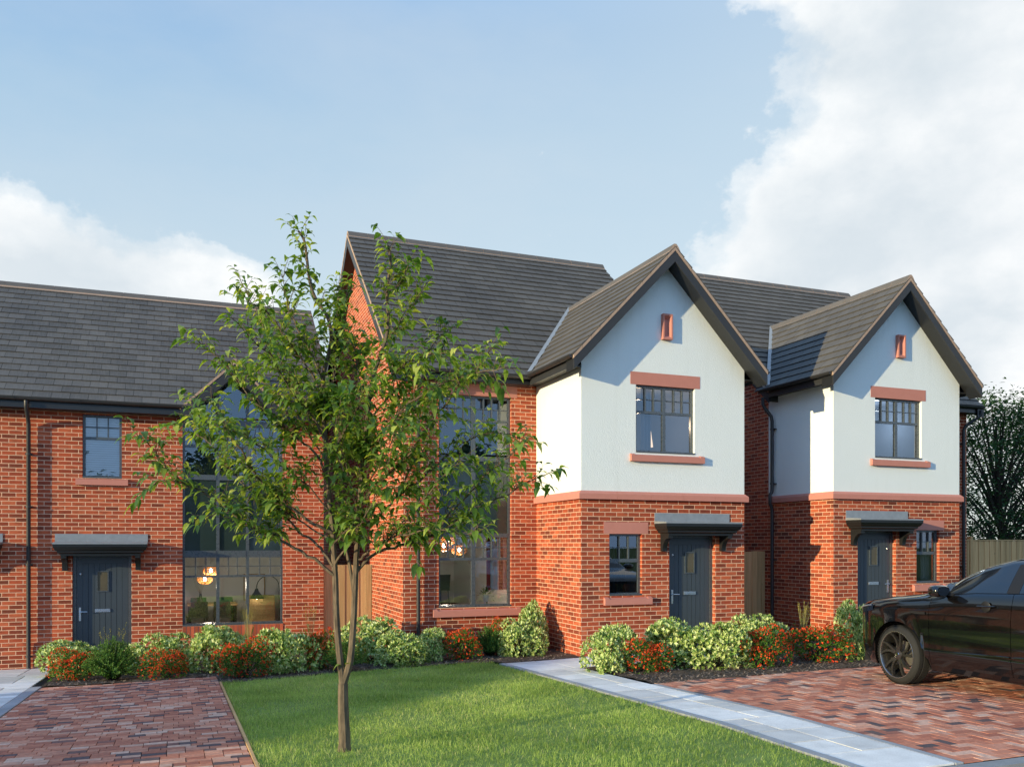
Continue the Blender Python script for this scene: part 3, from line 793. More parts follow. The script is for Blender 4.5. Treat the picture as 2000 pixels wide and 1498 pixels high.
def gutter(parent, p0, p1, out, name='gutter'):
    """half-round gutter from p0 to p1 (p = back top edge), out = outward unit vector"""
    p0, p1, out = Vector(p0), Vector(p1), Vector(out); mb = MB(); d = (p1 - p0).normalized(); n = 8; r = .056
    pts = [(r + r * math.cos(math.pi + math.pi * k / n), r * math.sin(math.pi + math.pi * k / n) * 1.05) for k in range(n + 1)]
    inner = [(r + (r - .006) * math.cos(math.pi + math.pi * k / n), (r - .006) * math.sin(math.pi + math.pi * k / n)) for k in range(n + 1)]
    A = [p0 + out * x + Vector((0, 0, z)) for x, z in pts]; B = [p + (p1 - p0) for p in A]
    Ai = [p0 + out * x + Vector((0, 0, z)) for x, z in inner]; Bi = [p + (p1 - p0) for p in Ai]
    for k in range(n): mb.face((A[k], A[k + 1], B[k + 1], B[k])); mb.face((Ai[k + 1], Ai[k], Bi[k], Bi[k + 1]))
    mb.face((A[0], Ai[0], Bi[0], B[0])); mb.face((Ai[n], A[n], B[n], Bi[n]))
    mb.face(A); mb.face(B[::-1])
    L = (p1 - p0).length; k = .45
    while k < L:       # joint unions
        c = p0 + d * k
        C = [c + out * (r + (x - r) * 1.09) + Vector((0, 0, z * 1.09)) for x, z in pts]; Dd = [q + d * .03 for q in C]
        for i in range(n): mb.face((C[i], C[i + 1], Dd[i + 1], Dd[i]))
        k += 1.05
    return mb.build(name, M['gutter'], parent, smooth=True)
def downpipe(parent, pts, r=.036, brackets=()):
    mb = MB(); mb.tube(pts, r, 12)
    P = [Vector(p) for p in pts]
    D = mb.build('downpipe', M['gutter'], parent, smooth=True)
    for (x, y, z, wx, wy) in brackets:
        mb = MB(); mb.lathe([(r + .001, -.02), (r + .007, -.02), (r + .007, .02), (r + .001, .02)], (x, y, z), 'z', 12)
        if abs(wx - x) > 1e-6: mb.box(min(x, wx), y - .055, z - .012, max(x, wx), y + .055, z + .012)
        else: mb.box(x - .055, min(y, wy), z - .012, x + .055, max(y, wy), z + .012)
        mb.build('pipe_bracket', M['gutter'], D)
    return D

def band(parent, segs, z0, z1, proj=.06):
    """string course; segs: list of (Frame, a0, a1, mitre0, mitre1)"""
    mb = MB()
    for F, a0, a1, m0, m1 in segs:
        L = a1 - a0; n = max(1, round(L / .72)); xs = [a0 + L * k / n for k in range(n + 1)]
        for k in range(n):
            x0, x1 = xs[k] + (.0015 if k else 0), xs[k + 1] - (.0015 if k < n - 1 else 0)
            e0 = proj * m0 if k == 0 else 0; e1 = proj * m1 if k == n - 1 else 0
            pr = [(0, z0), (proj, z0), (proj, z1 - .05), (.012, z1), (0, z1)]
            A = [F.p(x0 - e0 * (d / proj), d, z) for d, z in pr]; B = [F.p(x1 + e1 * (d / proj), d, z) for d, z in pr]
            r = random.random()
            for i in range(len(pr) - 1): mb.face((A[i], B[i], B[i + 1], A[i + 1]), 0, r)
            mb.face(A, 0, r); mb.face(B[::-1], 0, r)
    return mb.build('string_course', M['cast'], parent)

# ------------------------------------------------------------------ detached gabled house (used twice, mirrored)
def gabled_house(name, label, X0, X1, W0, W1, z, mirror):
    """main block X0..X1 from Y=15.15 back; projecting rendered wing W0..W1 at Y=13.2"""
    YB, YW, YE = 15.15, 13.2, 23.35
    H = thing(name, label, 'house', ((X0 + X1) / 2, YB, z), 0)
    Fm, Fw = Fr('f', YB), Fr('f', YW); Fl, Frt, Fbk = Fr('l', X0), Fr('r', X1), Fr('b', YE)
    Fwl, Fwr = Fr('l', W0), Fr('r', W1)
    g0 = -.7; EZ = z + 4.93; pitch = 3.80 / 4.40
    wc = (W0 + W1) / 2
    # --- openings
    if not mirror: m0, m1 = X0, W0; bw = (4.469, 5.896)
    else: m0, m1 = W1, X1; bw = (W1 + .52, W1 + 1.95)
    bz = (z + .758, z + 4.69)
    mb = MB()
    facade(mb, Fm, m0, m1, g0, EZ, [(bw[0], bw[1], bz[0], bz[1])])
    # gable side walls
    ridY = (YB + YE) / 2; ridZ = EZ + .15 + pitch * (ridY - YB) 
    for F, xx in ((Fl, X0), (Frt, X1)):
        pts = [(xx, YB, g0), (xx, YE, g0), (xx, YE, EZ + .13), (xx, ridY, ridZ), (xx, YB, EZ + .13)]
        mb.face(pts if F is Frt else pts[::-1])
    Fbk.quad(mb, X0, X1, 0, g0, EZ)
    mb.build('brick_wall', M['brick'], H)
    mb = MB(); xa, xb = (X0, X0 + 3.1) if not mirror else (X1 - 3.1, X1)  # added rear block, closes off the bright sky at the end of the passage
    for q in ([(xa, YE, g0), (xa, YE + 2.2, g0), (xa, YE + 2.2, EZ - .3), (xa, YE, EZ)], [(xb, YE, g0), (xb, YE, EZ), (xb, YE + 2.2, EZ - .3), (xb, YE + 2.2, g0)], [(xa, YE + 2.2, g0), (xb, YE + 2.2, g0), (xb, YE + 2.2, EZ - .3), (xa, YE + 2.2, EZ - .3)]): mb.face(q)
    mb.build('added_rear_wall', M['brick'], H)
    mb = MB(); mb.extrude([(xa - .1, YE, EZ + .02), (xb + .1, YE, EZ + .02), (xb + .1, YE + 2.4, EZ - .3), (xa - .1, YE + 2.4, EZ - .3)], (0, 0, .06)); mb.build('added_rear_roof', M['tileB'], H)
    # wing, brick ground floor
    if not mirror: gw = (6.946, 7.59); dr = (8.138, 9.105); uw = (7.467, 8.670); dc = 8.62
    else: gw = (13.902, 14.521); dr = (12.391, 13.366); uw = (12.828, 14.039); dc = 12.88
    gz0, gz1 = z + 1.031, z + 2.107; uz0, uz1 = z + 3.524, z + 4.715; bb0, bb1 = z + 2.695, z + 2.838
    mb = MB()
    facade(mb, Fw, W0, W1, g0, bb0 + .03, [(gw[0], gw[1], gz0, gz1), (dr[0], dr[1], z + .02, z + 2.10)])
    Fwl.quad(mb, YW, YB, 0, g0, bb0 + .03); Fwr.quad(mb, YW, YB, 0, g0, bb0 + .03)
    mb.build('wing_brick_wall', M['brick'], H)
    # rendered first floor with gable
    WE = z + 4.89; wp = 2.02 / 1.95; apexZ = WE + wp * (wc - W0) + .0
    mb = MB(); facade(mb, Fw, W0, W1, bb0 + .03, WE, [(uw[0], uw[1], uz0, uz1)], .11)
    gE = z + 5.135
    Fw.quad(mb, W0, W1, 0, WE, gE); mb.face([(W0, YW, gE), (W1, YW, gE), (wc, YW, gE + wp * (wc - W0) - .005)])
    Fwl.quad(mb, YW, YB, 0, bb0 + .03, WE + .1); Fwr.quad(mb, YW, YB, 0, bb0 + .03, WE + .1)
    mb.build('rendered_wall', M['render'], H)
    segs = [(Fw, W0, W1, 1, 1)]
    segs.append((Fwl, YW, YB, 1, 0)); segs.append((Fwr, YW, YB, 1, 0))
    band(H, segs, bb0, bb1)
    # --- windows
    a0, a1 = uw; mid = (a0 + a1) / 2; top = uz1 - FW
    window(H, Fw, a0, a1, uz0, uz1, [(mid - .032, mid + .032)],
           toplit(a0 + FW, mid - .032, uz0 + FW, z + 4.222, z + 4.267, top, 3) + toplit(mid + .032, a1 - FW, uz0 + FW, z + 4.222, z + 4.267, top, 3), .06)
    lintel(H, Fw, a0 - .11, a1 + .108, uz1 - .004, z + 4.932); sill(H, Fw, a0 - .121, a1 + .173, z + 3.369, uz0 + .005)
    room(H, Fw, a0 - .5, a1 + .5, z + 2.75, z + 4.86, 2.6, M['roomblue'])
    a0, a1 = gw
    window(H, Fw, a0, a1, gz0, gz1, [], toplit(a0 + FW, a1 - FW, gz0 + FW, z + 1.609, z + 1.671, gz1 - FW, 3), .07)
    lintel(H, Fw, a0 - .11, a1 + .12, gz1 - .003, z + 2.307); sill(H, Fw, a0 - .11, a1 + .174, z + .876, gz0 + .005)
    room(H, Fw, a0 - .35, a1 + .35, z + .1, z + 2.6, 1.7, M['roomwall'])
    # big stair window on the main block: barred lights, spandrel, barred lights
    a0, a1 = bw; ml, mr = (a0 + .652, a0 + .732); Z = lambda v: z + v
    lights = []
    for c0, c1 in ((a0 + FW, ml), (mr, a1 - FW)):
        lights += toplit(c0, c1, Z(.844), Z(1.625), Z(1.672), Z(2.053), 4)
        lights += [(c0, c1, Z(2.053), Z(2.129), 'rail', .006, 0), (c0, c1, Z(2.129), Z(3.472), 'spandrel', 1, 1), (c0, c1, Z(3.472), Z(3.567), 'rail', .006, 0)]
        lights += toplit(c0, c1, Z(3.605), Z(4.214), Z(4.252), bz[1] - FW, 4)
    window(H, Fm, a0, a1, bz[0], bz[1], [(ml, mr)], lights, .07)
    lintel(H, Fm, a0 - .165, a1 + .115, bz[1] - .003, z + 4.93); sill(H, Fm, a0 - .117, a1 + .167, z + .589, bz[0] + .005)
    lo, hi = m0 + .12, m1 - .12
    room(H, Fm, lo, hi + (.9 if not mirror else 0), z + .30, z + 2.55, 7.6, M['roomwall']); room(H, Fm, lo, hi, z + 2.7, z + 4.88, 2.8, M['roomblue'])
    # door and canopy
    door(H, Fw, dr[0], dr[1], z + .03, z + 2.10, hinge_right=not mirror); canopy(H, Fw, dc, z)
    mb = MB(); q = [(dr[0], YW + .2, z), (dr[1], YW + .2, z), (dr[1], YW + .2, z + 2.2), (dr[0], YW + .2, z + 2.2)]; mb.face(q); mb.build('hall_wall', M['roomwall'], H)
    # gable vent: chamfered surround round a deep slot
    vx = wc if not mirror else wc + .02; mb = MB(); w2, h2 = .098, .225; zc = z + 5.755
    ring = lambda s, h, d: [Fw.p(vx - s, d, zc - h), Fw.p(vx + s, d, zc - h), Fw.p(vx + s, d, zc + h), Fw.p(vx - s, d, zc + h)]
    A, B, C, D = ring(w2, h2, 0), ring(w2, h2, .075), ring(w2 - .028, h2 - .032, .075), ring(w2 - .072, h2 - .085, .012)
    for P_, Q_ in ((A, B), (B, C), (C, D)):
        for k in range(4): mb.face((P_[k], P_[(k + 1) % 4], Q_[(k + 1) % 4], Q_[k]))
    mb.face(D); mb.build('gable_vent', M['cast'], H)
    # --- main roof
    e0 = Vector((X0 - .25, 14.84, z + 5.055)); run = ridY - 14.84; S = run * math.hypot(1, pitch); L = X1 - X0 + .45
    rz = e0.z + run * pitch
    mb = MB(); us = Vector((0, 1, pitch))
    hidden = lambda p: not (W0 + .25 < p[0] < W1 - .25 and p[2] < z + 5.075 + (wp * min(p[0] - (W0 - .28), (W1 + .28) - p[0])) - .25)
    slope(mb, e0, (1, 0, 0), us, L, S, .241, .33, .028, hidden, .5, 3)
    slope(mb, (X1 + .2, YE + .31, e0.z), (-1, 0, 0), (0, -1, pitch), L, S, .241, .33, .028, None, .5, 4)
    mb.face([(X0 - .2, 14.9, e0.z + .03), (X1 + .15, 14.9, e0.z + .03), (X1 + .15, ridY, rz - .01), (X0 - .2, ridY, rz - .01)], 1)
    RF = mb.build('main_roof', [M['tileB'], M['underlay']], H)
    ridge(RF, (X0 - .25, ridY, rz), (X1 + .2, ridY, rz), .135, .115)
    for xx, th in ((X0 - .25, .028), (X1 + .172, .028)):
        gable_board(RF, 'y', xx, th, ridY, rz - .075, run, e0.z - .075, .20)
        verge_mortar(RF, 'y', xx - .004 if th > 0 else xx, .05, ridY, rz - .012, run + .01, e0.z - .012, .062)
    gable_soffit(RF, 'y', X0 - .222, X0, ridY, rz - .06, run, e0.z - .06, .19); gable_soffit(RF, 'y', X1, X1 + .172, ridY, rz - .06, run, e0.z - .06, .19)
    # eaves of the main block
    def eave_front(x0, x1):
        mb = MB(); mb.box(x0, 14.88, z + 4.90, x1, 14.905, z + 5.04); mb.box(x0, 14.905, z + 4.898, x1, YB - .002, z + 4.925); mb.build('fascia', M['black'], H)
        gutter(H, (x0, 14.878, z + 5.05), (x1, 14.878, z + 5.05), (0, -1, 0))
    if not mirror: eave_front(X0 - .22, W0 - .16)
    else: eave_front(W1 + .16, X1 + .17)
    mb = MB(); mb.box(X0 - .2, YE + .02, z + 4.9, X1 + .17, YE + .26, z + 5.04); mb.build('fascia', M['black'], H)
    # --- wing roof
    ov = .29; yF = 12.885; zE = z + 5.065; rzW = zE + wp * (wc - W0 + ov); runW = wc - W0 + ov; SW = runW * math.hypot(1, wp)
    yBk = 14.84 + (rzW - e0.z) / pitch + .05
    mb = MB()
    above = lambda p: p[2] > e0.z + (p[1] - 14.84) * pitch - .10
    slope(mb, (W0 - ov, yBk, zE), (0, -1, 0), (1, 0, wp), yBk - yF, SW, .2335, .33, .026, above, .5, 5)
    slope(mb, (W1 + ov, yF, zE), (0, 1, 0), (-1, 0, wp), yBk - yF, SW, .2335, .33, .026, above, .5, 6)
    yv = 14.80
    for sx, x_e in ((1, W0 - ov + .03), (-1, W1 + ov - .03)):
        pts = [(x_e, yF + .03, zE + .01), (x_e, yv, zE + .01), (wc, yBk - .05, rzW - .015), (wc, yF + .03, rzW - .015)]
        mb.face(pts if sx < 0 else pts[::-1], 1)
    WR = mb.build('wing_roof', [M['tileB'], M['underlay']], H)
    ridge(WR, (wc, yF, rzW), (wc, yBk - .02, rzW), .105, .11)
    gable_board(WR, 'x', yF + .004, .03, wc, rzW - .062, runW - .01, zE - .05, .195)
    verge_mortar(WR, 'x', yF - .002, .06, wc, rzW - .006, runW, zE - .004, .06)
    gable_soffit(WR, 'x', yF + .034, YW, wc, rzW - .055, runW - .012, zE - .045, .195)
    # valley lead
    for sx, xe in ((1, W0 - ov), (-1, W1 + ov)):
        mb = MB(); a = Vector((xe + sx * .0, 14.80, zE + .055)); b = Vector((wc, yBk - .06, rzW + .03)); w = .045
        n_ = 14; 
        for k in range(n_):
            p, q = a.lerp(b, k / n_), a.lerp(b, (k + 1) / n_); jg = .012 * (k % 2)
            mb.face([p + Vector((-sx * w, 0, .012)), q + Vector((-sx * w, 0, .012)), q + Vector((sx * (w + jg), 0, .035)), p + Vector((sx * (w + jg), 0, .035))])
        mb.build('valley_flashing', M['lead'], WR)
    # wing eaves: box soffit, fascia, gutter on both sides
    for sx, xe, xw in ((-1, W0 - ov, W0), (1, W1 + ov, W1)):
        yb = 15.1 if ((sx < 0) != mirror) else YB + .3
        if mirror and sx < 0: yb = 15.0
        mb = MB(); xa, xb = xe - sx * .045, xe - sx * .07
        mb.box(min(xa, xb), yF + .036, z + 4.893, max(xa, xb), yb, z + 5.05); mb.box(min(xb, xw), YW - .01, z + 4.93, max(xb, xw), yb, z + 4.955)
        mb.build('fascia', M['board'], H)
        gutter(H, (xe - sx * .042, yF + .035, zE + .006), (xe - sx * .042, yb - .1, zE + .006), (sx, 0, 0))
    return H

H1 = gabled_house('detached_house', 'brick house behind the young tree with white rendered gable, window left of its door', 3.80, 9.735, 6.408, 9.735, 0.0, False)
H2 = gabled_house('detached_house', 'brick house behind the black car with white rendered gable, window right of its door', 11.80, 17.52, 11.80, 15.065, .105, True)
# downpipes of both houses
downpipe(H1, [(4.064, 14.83, 4.99), (4.064, 14.83, 4.92), (4.064, 14.85, 4.86), (4.064, 15.03, 4.72), (4.064, 15.072, 4.66), (4.064, 15.072, -.12)], .036, [(4.064, 15.072, zz, 4.064, 15.15) for zz in (4.4, 2.9, 1.5, .3)])
zt = .105
downpipe(H2, [(11.55, 15.02, 5.02), (11.55, 15.02, 4.88), (11.57, 14.99, 4.80), (11.70, 14.94, 4.62), (11.72, 14.935, 4.52), (11.72, 14.935, 3.10), (11.71, 14.935, 3.02), (11.665, 14.935, 2.96), (11.665, 14.935, 2.78), (11.71, 14.935, 2.70), (11.72, 14.935, 2.62), (11.72, 14.935, -.1)], .036,
         [(11.72, 14.935, zz, 11.80, 14.935) for zz in (4.35, 3.2, 1.6)])
downpipe(H2, [(17.62, 14.83, 5.07), (17.62, 14.83, 4.98), (17.60, 14.86, 4.92), (17.38, 15.05, 4.72), (17.345, 15.075, 4.62), (17.345, 15.075, 0)], .036, [(17.345, 15.075, zz, 17.345, 15.15) for zz in (4.3, 2.8, 1.4)])

# ------------------------------------------------------------------ terraced house on the left
def terrace():
    z = -.36; Y = 17.7; X0, X1 = -8.2, 2.786; YE = 24.3
    H = thing('terraced_house', 'long brick house on the left with slate roof, full height window and blue grey doors', 'house', (-2.7, Y, z))
    F = Fr('f', Y); bw = (.105, 1.986); bz0, bz1 = .344, 4.36; sw = (-1.623, -.958, 3.150, 4.330); dr = (-1.792, -.791, z + .03, 1.75)
    d2 = (-4.19, -3.19, z + .03, 1.75); s2 = (-4.05, -3.385, 3.15, 4.33)
    ez = 4.40; mb = MB()
    facade(mb, F, X0, X1, -.9, ez, [(bw[0], bw[1], bz0, ez), sw, dr, d2, s2], .13)
    rY, rZ = 21.0, 7.47; p = (rZ - 4.53) / (rY - 17.35)
    for xx in (X0, X1):
        pts = [(xx, Y, -.9), (xx, YE, -.9), (xx, YE, ez + .14), (xx, rY, ez + .14 + p * (rY - Y)), (xx, Y, ez + .14)]
        mb.face(pts if xx == X1 else pts[::-1])
    Fr('b', YE).quad(mb, X0, X1, 0, -.9, ez)
    mb.build('brick_wall', M['brick'], H)
    # projecting plinth courses
    mb = MB()
    for a0, a1 in ((X0, d2[0]), (d2[1], dr[0]), (dr[1], X1)):
        mb = MB(); F.box(mb, a0, a1, -.02, .022, -.9, .055)
        if a1 < X1: F.box(mb, a0, a1, -.02, .018, .06, .13)
        mb.build('plinth', M['brick'], H)
    # soldier course sill
    mb = MB(); n = 26; w = (bw[1] - bw[0]) / n
    for k in range(n):
        r = random.random(); F.box(mb, bw[0] + k * w + .005, bw[0] + (k + 1) * w - .005, .0, .012, bz0 - .222, bz0 - .004, 0, r)
    mb.build('soldier_course', M['soldier'], H)
    mb = MB(); F.box(mb, bw[0], bw[1], -.05, .004, bz0 - .226, bz0); mb.build('sill_mortar', M['mortar'], H)
    # big window with raking head
    a0, a1 = bw; ms = [(.722, .782), (1.279, 1.337)]; cols = [(m[0], m[1], bz0 + FW, 5.25) for m in ms]
    edges = [(a0 + FW, ms[0][0]), (ms[0][1], ms[1][0]), (ms[1][1], a1 - FW)]; cells = []
    for c0, c1 in edges:
        cells += toplit(c0, c1, .425, 1.278, 1.318, 1.665, 3)
        cells += [(c0, c1, 1.665, 1.80, 'rail', .008, 0), (c0, c1, 1.80, 3.175, 'spandrel', 1, 1), (c0, c1, 3.175, 3.275, 'rail', .008, 0)]
        cells += toplit(c0, c1, 3.275, 3.80, 3.845, 4.245, 3) + [(c0, c1, 4.245, 4.36, 'rail', .008, 0)]
    W = window(H, F, a0, a1, bz0, bz1, cols, cells, .07)
    # triangular head: glass, raking frame
    xc = (a0 + a1) / 2 ; za = 4.36 + (xc - a0) * .95
    pb = MB(); pb.face([F.p(a0, -.10, 4.36), F.p(a1, -.10, 4.36), F.p(xc, -.10, za)]); pb.build('pane', M['glass'], W)
    mb = MB()
    for sg, xe in ((1, a0), (-1, a1)):
        mb.extrude([F.p(xe, -.13, 4.36), F.p(xc, -.13, za), F.p(xc, -.13, za - .07), F.p(xe + sg * .075, -.13, 4.36)], (0, -.06, 0))
    mb.build('raking_frame', M['anth'], W)
    window(H, F, *sw[:2], sw[2], sw[3], [], toplit(sw[0] + FW, sw[1] - FW, sw[2] + FW, 3.875, 3.923, sw[3] - FW, 3), .07)
    sill(H, F, sw[0] - .11, sw[1] + .108, 3.02, sw[2] + .004, .065, False)
    window(H, F, s2[0], s2[1], s2[2], s2[3], [], toplit(s2[0] + FW, s2[1] - FW, s2[2] + FW, 3.875, 3.923, s2[3] - FW, 3), .07)
    sill(H, F, s2[0] - .11, s2[1] + .108, 3.02, s2[2] + .004, .065, False)
    for s_ in (sw, s2):
        room(H, F, s_[0] - .3, s_[1] + .3, 2.9, 4.38, 1.8, M['roomwall'])
        b = thing('venetian_blind', 'white venetian blind closed behind the small upstairs window of the left house' if s_ is sw else 'white venetian blind behind the upstairs window at the far left end', 'blind', ((s_[0] + s_[1]) / 2, Y + .125, s_[2]))
        mb = MB(); zz = s_[2] + .03
        while zz < s_[3] - .04:
            mb.face([F.p(s_[0] + .02, -.128, zz + .0165), F.p(s_[0] + .02, -.118, zz - .0165), F.p(s_[1] - .02, -.118, zz - .0165), F.p(s_[1] - .02, -.128, zz + .0165)]); zz += .042
        mb.build('slat', M['blind'], b)['kind'] = 'stuff'
        mb = MB(); F.box(mb, s_[0] + .025, s_[1] - .025, -.148, -.14, s_[3] - .05, s_[3] - .01); mb.build('head_rail', M['blind'], b)
    room(H, F, -.55, 2.70, z + .08, 2.05, 6.3, M['roomwall']); room(H, F, -.3, 2.65, 2.2, 4.72, 2.5, M['roomblue'], d0=.16)
    for d in (dr, d2):
        door(H, F, d[0], d[1], d[2], d[3], True); canopy(H, F, (d[0] + d[1]) / 2, z)
        mb = MB(); mb.face([F.p(d[0], -.2, z), F.p(d[1], -.2, z), F.p(d[1], -.2, 1.8), F.p(d[0], -.2, 1.8)]); mb.build('hall_wall', M['roomwall'], H)
    # roof
    gx0, gx1 = .06, 2.03; gxc = xc; gza = 4.50 + (gxc - gx0) * .955
    e0 = (X0 - .2, 17.35, 4.53); L = X1 - X0 + .42; S = (rY - 17.35) * math.hypot(1, p)
    def keep(q):
        h = 4.50 + .955 * min(q[0] - gx0, gx1 - q[0]); return not (gx0 < q[0] < gx1 and q[2] < h - .05)
    mb = MB(); slope(mb, e0, (1, 0, 0), (0, 1, p), L, S, .235, .30, .022, keep, .5, 8)
    slope(mb, (X1 + .22, YE + .35, 4.53), (-1, 0, 0), (0, -1, p), L, S, .235, .30, .017, None, .5, 9)
    for xa, xb in ((X0 - .18, gx0), (gx1, X1 + .2)):
        mb.face([(xa, 17.40, 4.555), (xb, 17.40, 4.555), (xb, rY, rZ - .015), (xa, rY, rZ - .015)], 1)
    yt = 17.35 + (gza - 4.53) / p
    mb.face([(gx0, 17.40 + 0, 4.555), (gxc, yt, gza), (gx1, 17.40, 4.555), (gx1, rY, rZ - .015), (gx0, rY, rZ - .015)], 1)
    RF = mb.build('main_roof', [M['tileA'], M['underlay']], H)
    ridge(RF, (X0 - .2, rY, rZ), (X1 + .22, rY, rZ), .14, .10)
    for xx in (X0 - .2, X1 + .192):
        gable_board(RF, 'y', xx, .028, rY, rZ - .075, rY - 17.35, 4.455, .20); verge_mortar(RF, 'y', xx - .004, .05, rY, rZ - .012, rY - 17.35, 4.518, .06)
    gable_soffit(RF, 'y', X1, X1 + .192, rY, rZ - .06, rY - 17.35, 4.47, .19)
    # dormer gable over the big window
    mb = MB(); wp = .955; SW = (gxc - gx0) * math.hypot(1, wp); yF = 17.36
    ab = lambda q: q[2] > 4.53 + (q[1] - 17.35) * p - .06
    slope(mb, (gx0, yt + .1, 4.50), (0, -1, 0), (1, 0, wp), yt + .1 - yF, SW, .235, .30, .016, ab, .5, 10)
    slope(mb, (gx1, yF, 4.50), (0, 1, 0), (-1, 0, wp), yt + .1 - yF, SW, .235, .30, .016, ab, .5, 11)
    DR = mb.build('dormer_roof', [M['tileA'], M['underlay']], H)
    gable_board(DR, 'x', yF + .004, .03, gxc, gza - .055, gxc - gx0, 4.445, .22); verge_mortar(DR, 'x', yF - .003, .05, gxc, gza + .004, gxc - gx0 + .005, 4.505, .055)
    gable_soffit(DR, 'x', yF + .034, Y, gxc, gza - .05, gxc - gx0, 4.45, .22); ridge(DR, (gxc, yF, gza), (gxc, yt, gza), .1, .09)
    # eaves
    for xa, xb in ((X0 - .2, gx0 + .03), (gx1 - .03, X1 + .19)):
        mb = MB(); mb.box(xa, 17.42, 4.36, xb, 17.445, 4.52); mb.box(xa, 17.445, 4.358, xb, Y - .002, 4.385); mb.build('fascia', M['black'], H)
        gutter(H, (xa, 17.418, 4.535), (xb, 17.418, 4.535), (0, -1, 0))
    px, py = -2.489, 17.622
    downpipe(H, [(px, 17.36, 4.47), (px, 17.36, 4.40), (px, 17.38, 4.34), (px, 17.58, 4.16), (px, py, 4.08), (px, py, -.35)], .036, [(px, py, zz, px, 17.7) for zz in (3.55, 1.55, -.1, 2.6)])
    return H
HA = terrace()
